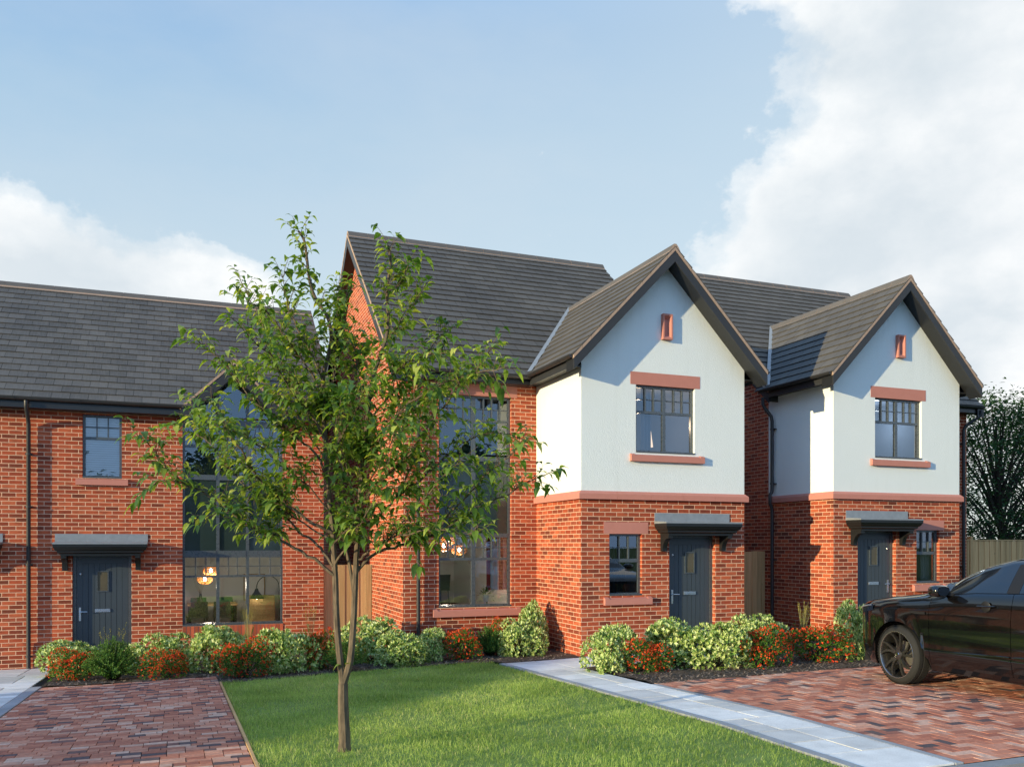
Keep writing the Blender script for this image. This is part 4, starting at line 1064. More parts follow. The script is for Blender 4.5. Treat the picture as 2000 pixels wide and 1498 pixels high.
# ------------------------------------------------------------------ young multi-stem tree in the lawn
TREE = [
    (0.055, 0.042, 9, [(-0.000,0.000,-0.026), (0.004,-0.001,0.122), (-0.004,0.002,0.296), (-0.008,0.003,0.471), (-0.008,0.003,0.580)]),
    (0.031, 0.01, 0.5, [(-0.008,0.003,0.580), (-0.040,0.019,0.862), (-0.060,0.031,1.167), (-0.067,0.039,1.472), (-0.079,0.048,1.690), (-0.086,0.057,1.886), (-0.105,0.070,2.083), (-0.125,0.083,2.346), (-0.140,0.095,2.609), (-0.156,0.107,2.916), (-0.159,0.115,3.180), (-0.121,0.107,3.357), (-0.091,0.102,3.534), (-0.119,0.119,3.711), (-0.200,0.157,3.845), (-0.256,0.186,4.001), (-0.280,0.202,4.201), (-0.304,0.219,4.379), (-0.348,0.243,4.461)]),
    (0.033, 0.01, 0.5, [(-0.008,0.003,0.580), (0.048,-0.022,0.776), (0.071,-0.037,1.081), (0.082,-0.047,1.342), (0.089,-0.055,1.560), (0.100,-0.066,1.777), (0.115,-0.078,2.037), (0.130,-0.091,2.297), (0.141,-0.102,2.513), (0.160,-0.116,2.685), (0.179,-0.131,2.900), (0.213,-0.152,3.158), (0.280,-0.185,3.373), (0.331,-0.213,3.586), (0.321,-0.217,3.886), (0.348,-0.235,4.142), (0.326,-0.234,4.268)]),
    (0.017, 0.006, 0.3, [(0.081,-0.032,1.298), (0.055,0.016,1.558), (0.031,0.074,1.711), (0.007,0.137,1.866), (-0.000,0.197,2.045), (0.026,0.247,2.317), (0.130,0.269,2.684), (0.184,0.313,3.011), (0.153,0.392,3.436), (0.057,0.498,3.821), (0.056,0.569,4.072)]),
    (0.016, 0.004, 0.3, [(-0.085,0.033,1.507), (-0.193,0.062,1.603), (-0.337,0.100,1.699), (-0.509,0.147,1.790), (-0.623,0.171,1.837), (-0.726,0.189,1.897), (-0.847,0.214,1.983), (-0.948,0.229,2.068), (-1.029,0.236,2.143), (-1.188,0.273,2.227), (-1.307,0.294,2.281), (-1.441,0.320,2.292), (-1.523,0.325,2.218)]),
    (0.007, 0.003, 0.15, [(-1.248,0.272,2.243), (-1.327,0.256,2.315), (-1.405,0.226,2.386), (-1.481,0.188,2.480), (-1.537,0.138,2.572), (-1.603,0.088,2.620)]),
    (0.013, 0.004, 0.35, [(-0.090,0.035,1.581), (-0.158,0.092,1.690), (-0.234,0.160,1.786), (-0.302,0.230,1.839), (-0.412,0.319,1.964), (-0.515,0.407,2.090), (-0.636,0.505,2.173), (-0.758,0.605,2.275), (-0.873,0.703,2.416), (-0.964,0.794,2.557), (-1.069,0.891,2.692), (-1.175,0.990,2.778), (-1.327,1.108,2.799)]),
    (0.016, 0.004, 0.3, [(-0.090,0.035,1.864), (-0.168,0.029,1.890), (-0.303,0.035,1.975), (-0.470,0.048,2.094), (-0.575,0.033,2.193), (-0.679,0.015,2.283), (-0.762,-0.014,2.396), (-0.844,-0.045,2.523), (-0.932,-0.076,2.640), (-1.004,-0.115,2.774), (-1.064,-0.160,2.866), (-1.141,-0.199,2.887)]),
    (0.01, 0.003, 0.35, [(-0.122,0.048,1.821), (-0.201,0.149,1.865), (-0.354,0.301,1.982), (-0.488,0.455,2.093), (-0.626,0.618,2.280), (-0.788,0.796,2.495), (-0.955,0.980,2.763), (-1.083,1.154,2.921), (-1.205,1.329,2.977)]),
    (0.013, 0.004, 0.3, [(-0.122,0.048,2.234), (-0.189,0.060,2.473), (-0.284,0.080,2.592), (-0.380,0.097,2.668), (-0.503,0.125,2.769), (-0.625,0.150,2.870), (-0.747,0.175,2.995), (-0.861,0.196,3.146), (-0.950,0.206,3.261), (-1.062,0.225,3.349), (-1.157,0.237,3.437)]),
    (0.012, 0.003, 0.3, [(-0.154,0.060,2.648), (-0.245,0.142,2.864), (-0.340,0.240,3.079), (-0.435,0.344,3.291), (-0.532,0.454,3.507), (-0.622,0.565,3.727), (-0.700,0.674,3.929), (-0.771,0.784,4.098)]),
    (0.01, 0.003, 0.3, [(-0.163,0.063,2.996), (-0.276,0.045,3.224), (-0.391,0.009,3.359), (-0.512,-0.034,3.509), (-0.608,-0.093,3.612), (-0.713,-0.153,3.670), (-0.817,-0.218,3.683)]),
    (0.009, 0.003, 0.25, [(-0.167,0.065,3.149), (-0.239,0.124,3.351), (-0.324,0.198,3.557), (-0.409,0.276,3.744), (-0.453,0.341,3.956), (-0.460,0.394,4.126)]),
    (0.008, 0.003, 0.25, [(-0.138,0.054,2.474), (-0.233,0.231,2.664), (-0.377,0.469,2.956), (-0.526,0.729,3.171), (-0.639,0.988,3.303), (-0.826,1.288,3.441)]),
    (0.008, 0.003, 0.25, [(-0.110,0.043,2.038), (-0.247,-0.016,2.185), (-0.425,-0.093,2.345), (-0.617,-0.180,2.477), (-0.783,-0.288,2.581), (-0.925,-0.416,2.631), (-1.042,-0.560,2.623)]),
    (0.007, 0.003, 0.2, [(-0.627,0.137,1.837), (-0.753,0.105,1.938), (-0.897,0.056,2.028), (-1.000,-0.021,2.024), (-1.074,-0.118,1.979)]),
    (0.008, 0.003, 0.25, [(-0.146,0.057,2.692), (-0.311,-0.019,2.889), (-0.471,-0.138,3.029), (-0.607,-0.286,3.219), (-0.757,-0.444,3.314), (-0.882,-0.622,3.379)]),
    (0.01, 0.003, 0.3, [(-0.069,0.027,1.603), (-0.029,-0.064,1.699), (0.034,-0.186,1.794), (0.062,-0.304,1.903), (0.137,-0.449,2.066), (0.189,-0.591,2.224), (0.219,-0.729,2.416)]),
    (0.01, 0.003, 0.35, [(-0.081,0.032,1.777), (-0.025,-0.042,1.842), (0.036,-0.133,1.914), (0.066,-0.220,1.998), (0.024,-0.284,2.197), (-0.061,-0.335,2.358), (-0.122,-0.399,2.557), (-0.117,-0.491,2.790)]),
    (0.016, 0.004, 0.32, [(0.101,-0.039,1.533), (0.177,-0.077,1.629), (0.272,-0.125,1.699), (0.391,-0.183,1.734), (0.509,-0.242,1.777), (0.611,-0.294,1.820), (0.712,-0.348,1.855), (0.812,-0.401,1.923), (0.896,-0.448,1.983), (1.048,-0.523,2.077), (1.235,-0.611,2.171), (1.361,-0.676,2.256), (1.491,-0.742,2.331)]),
    (0.012, 0.004, 0.3, [(0.109,-0.043,1.625), (0.129,-0.096,1.647), (0.190,-0.180,1.717), (0.272,-0.278,1.777), (0.344,-0.377,1.827), (0.444,-0.491,1.852), (0.542,-0.607,1.880), (0.674,-0.739,1.874), (0.783,-0.865,1.837), (0.870,-0.983,1.876)]),
    (0.007, 0.003, 0.15, [(0.315,-0.391,1.819), (0.383,-0.462,1.935), (0.417,-0.531,2.009), (0.464,-0.613,2.073), (0.554,-0.715,2.184), (0.648,-0.823,2.321), (0.740,-0.933,2.416)]),
    (0.013, 0.004, 0.3, [(0.113,-0.044,1.864), (0.241,-0.064,1.987), (0.355,-0.069,2.076), (0.464,-0.067,2.193), (0.578,-0.064,2.266), (0.714,-0.068,2.381), (0.866,-0.076,2.529), (1.036,-0.089,2.661), (1.179,-0.090,2.735), (1.410,-0.124,2.760), (1.580,-0.133,2.712)]),
    (0.014, 0.004, 0.3, [(0.142,-0.055,2.104), (0.206,-0.104,2.203), (0.289,-0.167,2.313), (0.362,-0.230,2.380), (0.450,-0.300,2.480), (0.540,-0.374,2.604), (0.649,-0.457,2.795), (0.756,-0.540,2.937), (0.862,-0.623,3.077), (0.966,-0.708,3.216), (1.049,-0.785,3.352)]),
    (0.012, 0.003, 0.28, [(0.178,-0.070,2.757), (0.275,-0.070,2.915), (0.408,-0.073,3.076), (0.544,-0.072,3.231), (0.682,-0.068,3.420), (0.823,-0.062,3.577), (0.933,-0.042,3.682)]),
    (0.01, 0.003, 0.3, [(0.190,-0.074,2.909), (0.148,0.017,3.096), (0.137,0.119,3.313), (0.123,0.232,3.491), (0.101,0.357,3.699), (0.087,0.483,3.936), (0.188,0.571,4.134)]),
    (0.009, 0.003, 0.25, [(0.316,-0.123,3.454), (0.433,-0.098,3.623), (0.549,-0.051,3.778), (0.632,0.020,3.916), (0.692,0.106,4.014)]),
    (0.01, 0.003, 0.28, [(0.203,-0.079,2.996), (0.301,-0.226,3.130), (0.401,-0.407,3.231), (0.481,-0.595,3.263), (0.572,-0.798,3.269), (0.636,-0.999,3.233)]),
    (0.01, 0.003, 0.28, [(0.150,-0.058,2.517), (0.296,-0.015,2.703), (0.469,0.047,2.853), (0.671,0.112,3.009), (0.903,0.176,3.149), (1.145,0.244,3.247), (1.396,0.314,3.315)]),
    (0.009, 0.003, 0.25, [(0.158,-0.062,2.604), (0.275,-0.207,2.701), (0.406,-0.388,2.876), (0.547,-0.587,2.979), (0.660,-0.785,3.044), (0.838,-1.017,3.095), (0.968,-1.236,3.094)]),
    (0.008, 0.003, 0.2, [(0.702,-0.381,1.854), (0.788,-0.508,2.031), (0.891,-0.669,2.173), (0.985,-0.840,2.330), (1.071,-1.018,2.420), (1.095,-1.178,2.485)]),
    (0.008, 0.003, 0.2, [(0.462,-0.073,2.192), (0.573,0.006,2.405), (0.695,0.117,2.555), (0.825,0.241,2.758), (0.918,0.393,3.019)]),
    (0.008, 0.003, 0.25, [(0.126,-0.049,2.038), (0.159,-0.245,2.245), (0.209,-0.502,2.436), (0.247,-0.780,2.571), (0.256,-1.066,2.616)]),
    (0.007, 0.003, 0.2, [(0.318,-0.231,3.882), (0.453,-0.198,3.970), (0.540,-0.120,4.090), (0.549,0.001,4.193)]),
    (0.009, 0.003, 0.25, [(-0.130,0.051,2.343), (-0.099,-0.145,2.542), (-0.041,-0.405,2.724), (-0.012,-0.679,2.849), (-0.010,-0.962,2.998)]),
    (0.009, 0.003, 0.25, [(0.150,-0.058,2.474), (0.109,0.161,2.716), (0.049,0.448,2.977), (0.030,0.748,3.211), (0.126,1.024,3.561)]),
]

def crom(P, n=4):
    P = [Vector(p) for p in P]; out = []
    for i in range(len(P) - 1):
        a, b, c, d = P[max(i - 1, 0)], P[i], P[i + 1], P[min(i + 2, len(P) - 1)]
        for k in range(n):
            t = k / n; out.append(.5 * ((2 * b) + (c - a) * t + (2 * a - 5 * b + 4 * c - d) * t * t + (-a + 3 * b - 3 * c + d) * t ** 3))
    out.append(P[-1]); return out
def leaf(mb, p, d, up, L, W, droop, r, fold=.25):
    """ovate pointed leaf: p base, d direction, bending down along its length"""
    d = d.normalized(); s = d.cross(up)
    if s.length < 1e-4: s = d.cross(Vector((1, 0, 0)))
    s.normalize(); n = s.cross(d).normalized()
    prof = [(0, .0), (.22, .40), (.45, .5), (.72, .30), (1, 0)]
    pts = []
    for t, w in prof:
        c = p + d * (L * t * (1 - .25 * droop * t)) - Vector((0, 0, 1)) * (droop * L * t * t * .75)
        pts.append((c, c + s * W * w + n * (W * w * fold), c - s * W * w + n * (W * w * fold)))
    for sd in (1, 2):
        for i in range(len(prof) - 1):
            a, b = pts[i], pts[i + 1]
            q = [a[0], b[0], b[sd], a[sd]]
            if i == 0: q = [a[0], b[0], b[sd]]
            elif i == len(prof) - 2: q = [a[0], b[0], a[sd]]
            mb.face(q if sd == 1 else q[::-1], 0, min(1, max(0, r + (0.04 if sd == 1 else -.02))))
def young_tree():
    rg = random.Random(11)
    T = thing('young_tree', 'young forked tree with bright green leaves standing in the front lawn', 'tree', (1.327, 7.335, .156))
    mb = MB(); lb = MB(); tw = MB()
    twigs = []
    for bi, (r0, r1, ls, pts) in enumerate(TREE):
        P = crom(pts, 3); n = len(P)
        if bi > 3:
            P = [p + Vector((rg.uniform(-1, 1), rg.uniform(-1, 1), rg.uniform(-1, 1))) * .010 * min(1, i / 4) for i, p in enumerate(P)]
        rad = [lerp(r0, r1, (i / (n - 1)) ** .75) for i in range(n)]
        if bi == 0: rad[0] = .066; rad[1] = .060
        if bi in (1, 2): rad[0] = .036
        mb.tube(P, rad, 8 if r0 > .02 else 6)
        # twigs
        acc = 0; side = 1
        for i in range(1, n):
            acc += (P[i] - P[i - 1]).length
            t = i / (n - 1)
            if t < ls: continue
            step = .028
            while acc > step:
                acc -= step; side = -side
                ax = (P[i] - P[i - 1]).normalized()
                rd = Vector((rg.uniform(-1, 1), rg.uniform(-1, 1), rg.uniform(-.6, .9))).normalized()
                dirn = (ax * rg.uniform(.35, .9) + rd * .85 + Vector((0, 0, .25))).normalized()
                twigs.append((P[i].lerp(P[i - 1], rg.random()), dirn, rg.uniform(.08, .27) * (1.15 - .45 * t)))
        twigs.append((P[-1], (P[-1] - P[-3]).normalized(), .16))
    for p, d, L in twigs:
        k = max(2, int(L / .045)); pts = [p]; q = p.copy(); dd = d.copy()
        for j in range(k):
            dd = (dd + Vector((rg.uniform(-.2, .2), rg.uniform(-.2, .2), rg.uniform(-.12, .16)))).normalized(); q = q + dd * (L / k); pts.append(q.copy())
        tw.tube(pts, [.0028 - .0012 * j / k for j in range(k + 1)], 4, caps=False)
        sd = 1; base_r = min(.92, max(.02, rg.gauss(.48, .22)))
        for j in range(1, k + 1):
            for m in range(2 if j == k else 1):
                sd = -sd
                ax = (pts[j] - pts[j - 1]).normalized()
                s = ax.cross(Vector((0, 0, 1)));  s = s.normalized() if s.length > 1e-3 else Vector((1, 0, 0))
                ld = (ax * rg.uniform(.3, .9) + s * sd * rg.uniform(.5, 1) + Vector((rg.uniform(-.3, .3), rg.uniform(-.3, .3), rg.uniform(-.35, .35)))).normalized()
                Lf = rg.uniform(.070, .135)
                pb = pts[j] + ld * .018; tw.tube([pts[j], pb], .0011, 3, caps=False)
                upv = Vector((rg.uniform(-.45, .45), rg.uniform(-.45, .45), 1)).normalized()
                leaf(lb, pb, ld, upv, Lf, Lf * rg.uniform(.38, .50), rg.uniform(.45, 1.15), min(1, max(0, base_r + rg.gauss(0, .16) + (.35 if rg.random() < .06 else 0))), rg.uniform(.12, .4))
    t = mb.build('trunk', M['bark'], T, smooth=True, local=True); tw.build('twigs', M['bark'], T, local=True)['kind'] = 'stuff'
    lv = lb.build('crown', M['leaf'], T, smooth=True, local=True); lv['kind'] = 'stuff'
    print('tree leaves', len(lb.f) // 8)
young_tree()

# ------------------------------------------------------------------ bedding shrubs: prototypes then copies
def small_leaf(mb, p, d, n, L, W, r, mi=0, fold=.2):
    s = d.cross(n)
    if s.length < 1e-4: s = d.cross(Vector((1, .3, 0)))
    s.normalize(); u = s.cross(d)
    m = p + d * L * .5; t = p + d * L
    mb.face([p, m + s * W * .5 + u * W * fold, t], mi, r); mb.face([p, t, m - s * W * .5 + u * W * fold], mi, r)
def lumpy(rg, n=7, spread=.55, rr=(.32, .52)):
    return [(Vector((rg.uniform(-spread, spread), rg.uniform(-spread, spread) * .8, rg.uniform(.1, .62))), rg.uniform(*rr)) for _ in range(n)]
def shell_points(rg, blobs, n, depth=.3):
    out = []
    while len(out) < n:
        c, r = rg.choice(blobs); d = Vector((rg.gauss(0, 1), rg.gauss(0, 1), rg.gauss(.25, 1))).normalized()
        p = c + d * r * (1 - depth * rg.random() ** 2)
        if p.z < .01: continue
        if any((p - c2).length < r2 * .72 for c2, r2 in blobs): 
            if rg.random() > .12: continue
        out.append((p, d))
    return out
def stems(mb, rg, ends, k=26):
    for p, d in rg.sample(ends, min(k, len(ends))):
        mb.tube([Vector((rg.uniform(-.08, .08), rg.uniform(-.08, .08), -.02)), Vector((p.x * .45, p.y * .45, p.z * .5)), p], [.010, .007, .003], 4, caps=False)
def proto_variegated(seed):
    rg = random.Random(seed); T = thing('variegated_shrub', '', 'shrub'); bl = lumpy(rg, 11, .52, (.34, .52)); lb = MB(); sb = MB()
    pts = shell_points(rg, bl, 900, .30); stems(sb, rg, pts, 30)
    for p, d in pts:
        for k in range(rg.choice((5, 6, 7))):     # a rosette of small leaves at each shoot tip
            a = rg.uniform(0, 6.28); e1 = d.cross(Vector((.3, .2, 1))).normalized(); e2 = d.cross(e1)
            dd = (d * rg.uniform(.35, 1.1) + (e1 * math.cos(a) + e2 * math.sin(a)) * .8 + Vector((0, 0, .25))).normalized()
            r = min(1, max(0, rg.gauss(.68, .2)))
            if rg.random() < .22: r = rg.uniform(.05, .35)
            small_leaf(lb, p + dd * .006, dd, d, rg.uniform(.075, .125), rg.uniform(.042, .064), r)
    sb.build('stems', M['darkbark'], T, local=True)['kind'] = 'stuff'; o = lb.build('foliage', M['varieg'], T, local=True); o['kind'] = 'stuff'; return T
def proto_red(seed):
    rg = random.Random(seed); T = thing('red_flowering_shrub', '', 'shrub'); bl = lumpy(rg, 8, .5, (.32, .5)); lb = MB(); fb = MB(); sb = MB()
    pts = shell_points(rg, bl, 900, .5); stems(sb, rg, pts, 30)
    for p, d in pts:
        for k in range(5):
            dd = (d * .8 + Vector((rg.gauss(0, .5), rg.gauss(0, .5), rg.gauss(.3, .5)))).normalized()
            small_leaf(lb, p - d * rg.uniform(0, .06), dd, d, rg.uniform(.055, .09), rg.uniform(.020, .032), rg.random())
    for p, d in shell_points(rg, bl, 760, .08):
        if rg.random() > .30 + .75 * max(0, p.z): continue
        q = p + d * .03; base = rg.random()
        for k in range(6):
            dd = (d * .5 + Vector((rg.gauss(0, .6), rg.gauss(0, .6), rg.gauss(.2, .5)))).normalized()
            small_leaf(fb, q, dd, d, rg.uniform(.034, .058), rg.uniform(.026, .040), min(1, max(0, base + rg.gauss(0, .18))))
    sb.build('stems', M['darkbark'], T, local=True)['kind'] = 'stuff'; lb.build('foliage', M['redleaf'], T, local=True)['kind'] = 'stuff'
    fb.build('blossom', M['redflower'], T, local=True)['kind'] = 'stuff'; return T
def proto_green(seed, stalks=14, high=1.0, shoots=260):
    rg = random.Random(seed); T = thing('fine_leaved_shrub', '', 'shrub'); lb = MB(); sb = MB(); kb = MB(); yb = MB()
    for i in range(shoots):
        a = rg.uniform(0, 6.28); sp = rg.random() ** .6 * .62; z1 = (1 - (sp / .75) ** 2) * rg.uniform(.72, 1.0)
        e = Vector((math.cos(a) * sp * 1.35, math.sin(a) * sp * 1.2, max(.12, z1))); m = Vector((e.x * .35, e.y * .35, e.z * .55)); b = Vector((e.x * .12, e.y * .12, 0))
        sb.tube([b, m, e], [.006, .004, .002], 3, caps=False)
        path = crom([b, m, e], 6)
        for j in range(4, len(path)):
            ax = (path[j] - path[j - 1]).normalized()
            for k in range(5):
                dd = (ax * .8 + Vector((rg.gauss(0, .6), rg.gauss(0, .6), rg.gauss(.15, .4)))).normalized()
                small_leaf(lb, path[j].lerp(path[j - 1], rg.random()), dd, ax, rg.uniform(.045, .085), rg.uniform(.014, .026), min(1, max(0, rg.gauss(.45 + .35 * (j / len(path)) - .15, .18))))
    for i in range(stalks):
        a = rg.uniform(0, 6.28); sp = rg.uniform(.1, .5); e = Vector((math.cos(a) * sp, math.sin(a) * sp, rg.uniform(1.0, 1.32) * high)); m = Vector((e.x * .5, e.y * .5, e.z * .6))
        kb.tube([Vector((0, 0, .3)), m, e], [.005, .004, .002], 3, caps=False)
        for k in range(12):
            q = e.lerp(m, rg.random() * .35); dd = Vector((rg.gauss(0, 1), rg.gauss(0, 1), rg.gauss(.4, .7))).normalized(); small_leaf(yb, q, dd, Vector((0, 0, 1)), rg.uniform(.022, .04), .02, rg.random())
    sb.build('stems', M['darkbark'], T, local=True)['kind'] = 'stuff'; lb.build('foliage', M['greenleaf'], T, local=True)['kind'] = 'stuff'
    if stalks: kb.build('stalks', M['stalk'], T, local=True)['kind'] = 'stuff'; yb.build('seed_heads', M['yellow'], T, local=True)['kind'] = 'stuff'
    return T
PV = [proto_variegated(s) for s in (1, 2, 3)]; PR = [proto_red(s) for s in (4, 5)]; PG = [proto_green(6), proto_green(8, 5), proto_green(9, 30, 1.0, 16)]
used = set()
def plant(P, idx, x, y, w, h, rz, label, group, dp=None):
    src = P[idx % len(P)]
    if src.name not in used: o = src; used.add(src.name)
    else: o = copy_tree(src)
    w *= 1.12; h *= .98; k = w / 1.75; o.location = (x, y, gz(x, y) + .005); o.rotation_euler = (0, 0, rz); o.scale = (k, (dp or w) / 1.75, h / 1.02)
    o['label'] = label; o['group'] = group; o['category'] = 'shrub'
GV, GR, GG = 'variegated shrubs in the planting beds', 'red flowering shrubs in the planting beds', 'fine leaved green shrubs in the planting beds'
V = [
 (-1.53, 15.95, .95, .58, 'low cream variegated shrub sprawling left, below the left house door'),
 (-.26, 15.45, .92, .66, 'cream variegated shrub behind the smallest red bush, right of the left house door'),
 (.60, 14.95, .95, .74, 'cream variegated shrub under the left corner of the full height window'),
 (1.62, 14.0, .90, .72, 'cream variegated shrub right of the large red bush, left of the tree stems'),
 (3.05, 14.75, 1.02, .80, 'large cream variegated shrub before the timber gate, right of the tree stems'),
 (3.48, 13.95, .78, .55, 'low cream variegated shrub at the brick corner of the middle house'),
 (4.08, 14.25, .55, .56, 'small cream variegated shrub at the foot of the middle house downpipe'),
 (5.66, 14.05, .70, .66, 'shaded variegated shrub in the recess between window and wing, the lower of a pair'),
 (6.02, 14.35, .52, .88, 'tall narrow variegated shrub against the brick side of the wing'),
 (5.98, 11.30, .74, .68, 'cream variegated shrub beside the paved path at the wing corner'),
 (7.15, 11.55, 1.10, .72, 'wide cream variegated shrub before the middle house small window and door'),
 (7.50, 10.85, .92, .66, 'cream variegated shrub spilling towards the brick drive below the middle door'),
 (8.35, 11.55, .70, .56, 'darker variegated shrub right of the middle house door, behind red bushes'),
 (9.30, 12.2, .90, .66, 'pale variegated shrub in front of the grey timber gate between the houses'),
 (10.05, 10.75, .56, .88, 'upright variegated shrub touching the nose of the black car'),
]
Rr = [
 (-1.50, 15.10, .64, .50, 'red flowering bush at the left end of the bed by the flagstone path'),
 (-.15, 14.42, .62, .44, 'smallest red flowering bush, between left house door and full height window'),
 (.95, 13.62, .82, .60, 'large round red flowering bush at the lawn corner of the left brick drive'),
 (2.18, 14.05, .46, .62, 'sparse red flowering bush half hidden behind the tree stems'),
 (4.52, 14.10, .70, .56, 'red flowering bush below the left end of the middle house window sill'),
 (5.55, 14.85, .44, .60, 'small red flowering bush against the wall right of the middle window'),
 (6.40, 11.02, .66, .48, 'red flowering bush beside the path, left in the right hand bed'),
 (8.20, 10.62, .72, .58, 'red flowering bush in the right hand bed, between variegated shrub and wide red bush'),
 (9.28, 10.78, .96, .58, 'wide red flowering bush nearest the black car'),
]
Gg = [
 (-.93, 14.68, .88, .72, 'rounded fine leaved green shrub with yellow seed stalks before the left house door', 0),
 (2.45, 13.62, .74, .52, 'dark fine leaved shrub right behind the tree stems at the lawn edge', 1),
 (5.20, 14.42, .72, .58, 'fine leaved green shrub between red bush and recess under the middle window sill', 1),
 (10.35, 12.35, .62, .66, 'thin grassy shrub with seed stalks at the right house downpipe', 2),
 (1.25, 16.6, .55, .82, 'wispy yellow seed stalks rising under the full height window, left clump', 2),
 (2.35, 16.4, .55, .80, 'wispy yellow seed stalks near the right corner of the left house', 2),
]
rg = random.Random(2)
for i, (x, y, w, h, l) in enumerate(V): plant(PV, i, x, y, w, h, rg.uniform(0, 6), l, GV)
for i, (x, y, w, h, l) in enumerate(Rr): plant(PR, i, x, y, w, h, rg.uniform(0, 6), l, GR)
for (x, y, w, h, l, k) in Gg: plant(PG, k, x, y, w, h, rg.uniform(0, 6), l, GG)

# ------------------------------------------------------------------ large trees
def big_tree(name, label, x, y, z0, H, Wd, seed, nclump, leafmat, barkmat, lsize=.16, per=34, trunk=.22, low=.12):
    rg = random.Random(seed); T = thing(name, label, 'tree', (x, y, z0)); mb = MB(); lb = MB()
    top = Vector((rg.uniform(-.3, .3), rg.uniform(-.3, .3), H * .86)); P = crom([Vector((0, 0, -.2)), Vector((.1, .05, H * .25)), Vector((-.1, .1, H * .5)), top], 4)
    mb.tube(P, [lerp(trunk, .03, (i / (len(P) - 1)) ** .8) for i in range(len(P))], 8)
    ends = []
    for i in range(nclump):
        t = rg.uniform(low, 1.0); a = rg.uniform(0, 6.28)
        rad = Wd * (math.sin(min(1, (t + .12)) * math.pi * .93) ** .6) * rg.uniform(.35, 1.0)
        e = Vector((math.cos(a) * rad, math.sin(a) * rad, H * (.12 + .88 * t) + rg.uniform(-.3, .3)))
        s = P[min(len(P) - 2, int(len(P) * max(.12, (.12 + .75 * t) - .18)))]
        if i % 6 == 0: mb.tube(crom([s, s.lerp(e, .5) + Vector((0, 0, .15 * rad)), e], 3), [.06 * trunk / .22, .045 * trunk / .22, .04, .03, .025, .018, .012], 5, caps=False)
        ends.append((e, rg.uniform(.35, .75) * Wd / 3.2))
    for e, r in ends:
        k = int(per * rg.uniform(.6, 1.3)); base = min(.9, max(.05, rg.gauss(.42, .2)))
        for j in range(k):
            d = Vector((rg.gauss(0, 1), rg.gauss(0, 1), rg.gauss(0, .55))); p = e + d * r * .62
            dd = Vector((rg.gauss(0, 1), rg.gauss(0, 1), rg.gauss(-.1, .5))).normalized()
            small_leaf(lb, p, dd, Vector((rg.gauss(0, .5), rg.gauss(0, .5), 1)), lsize * rg.uniform(.7, 1.4), lsize * rg.uniform(.4, .7), min(1, max(0, base + rg.gauss(0, .15))))
    mb.build('trunk', barkmat, T, smooth=True, local=True); o = lb.build('crown', leafmat, T, local=True); o['kind'] = 'stuff'; return T
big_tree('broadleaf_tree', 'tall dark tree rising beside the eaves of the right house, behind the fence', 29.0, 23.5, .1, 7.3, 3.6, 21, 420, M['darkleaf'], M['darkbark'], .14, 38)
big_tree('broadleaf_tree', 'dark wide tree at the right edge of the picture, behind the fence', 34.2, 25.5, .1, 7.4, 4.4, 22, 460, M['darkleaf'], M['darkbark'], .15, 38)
# ------------------------------------------------------------------ fences
def fence_panel(name, label, x0, x1, y, z0, z1, mat, board=.125, posts=(), rail=True, cap=False, group=None):
    T = thing(name, label, 'fence' if 'fence' in name else 'gate', ((x0 + x1) / 2, y, z0), 0, group); mb = MB(); x = x0; rg = random.Random(int(x0 * 100) + 5)
    k = 0
    while x < x1 - .01:
        w = min(board, x1 - x); d = .012 * (k % 2); mb.box(x + .002, y + d, z0 + rg.uniform(0, .01), x + w - .002, y + .018 + d, z1 + rg.uniform(-.006, .004), 0, rg.random()); x += w; k += 1
    mb.build('boards', mat, T)
    mb = MB()
    for zz in (z0 + .25, (z0 + z1) / 2, z1 - .25): mb.box(x0, y + .032, zz, x1, y + .07, zz + .09)
    if rail: mb.build('rail', mat, T)
    if cap: mb = MB(); mb.box(x0, y - .012, z1 + .004, x1, y + .06, z1 + .035); mb.build('capping', mat, T)
    for px in posts:
        mb = MB(); mb.box(px - .05, y - .03, z0 - .2, px + .05, y + .07, z1 + .09); mb.box(px - .06, y - .04, z1 + .09, px + .06, y + .08, z1 + .115); mb.build('post', mat, T)
    return T
fence_panel('timber_gate', 'new pale timber boarded gate between the left and middle houses, behind the tree', 2.80, 3.79, 17.78, -.30, 1.50, M['wood'], .145)
g = fence_panel('timber_gate', 'grey timber boarded gate in the shade between the middle and right houses', 9.75, 11.76, 15.22, -.02, 1.775, M['oldwood'], .12)
fence_panel('timber_fence', 'weathered close boarded fence running right from the right house, behind the car roof', 17.55, 30.0, 17.5, .05, 2.02, M['oldwood'], .105, [20.4, 22.9, 25.4, 27.9], True, True)

# ------------------------------------------------------------------ rooms seen through the windows
def chair(x, y, z, rz, mat, label, group):
    T = thing('dining_chair', label, 'chair', (x, y, z), rz, group)
    mb = MB(); mb.box(-.22, -.22, .44, .22, .22, .475); mb.build('seat', mat, T, local=True, bevel=.02)
    mb = MB(); mb.extrude([(-.21, .19, .46), (.21, .19, .46), (.19, .27, .84), (-.19, .27, .84)], (0, .025, .004)); mb.build('backrest', mat, T, local=True, bevel=.02)
    for sx in (-.19, .19):
        for sy in (-.18, .18):
            mb = MB(); mb.tube([(sx, sy, .44), (sx * 1.12, sy * 1.15, 0)], .011, 6); mb.build('leg', M['carblack'], T, local=True)
    return T
def table(x, y, z, lx, ly, label, group=None):
    T = thing('dining_table', label, 'table', (x, y, z), 0, group)
    mb = MB(); mb.box(-lx / 2, -ly / 2, .71, lx / 2, ly / 2, .75); mb.build('tabletop', M['oak'], T, local=True)
    for sx in (-1, 1):
        for sy in (-1, 1):
            mb = MB(); mb.box(sx * (lx / 2 - .05) - .03, sy * (ly / 2 - .05) - .03, 0, sx * (lx / 2 - .05) + .03, sy * (ly / 2 - .05) + .03, .71); mb.build('leg', M['carblack'], T, local=True)
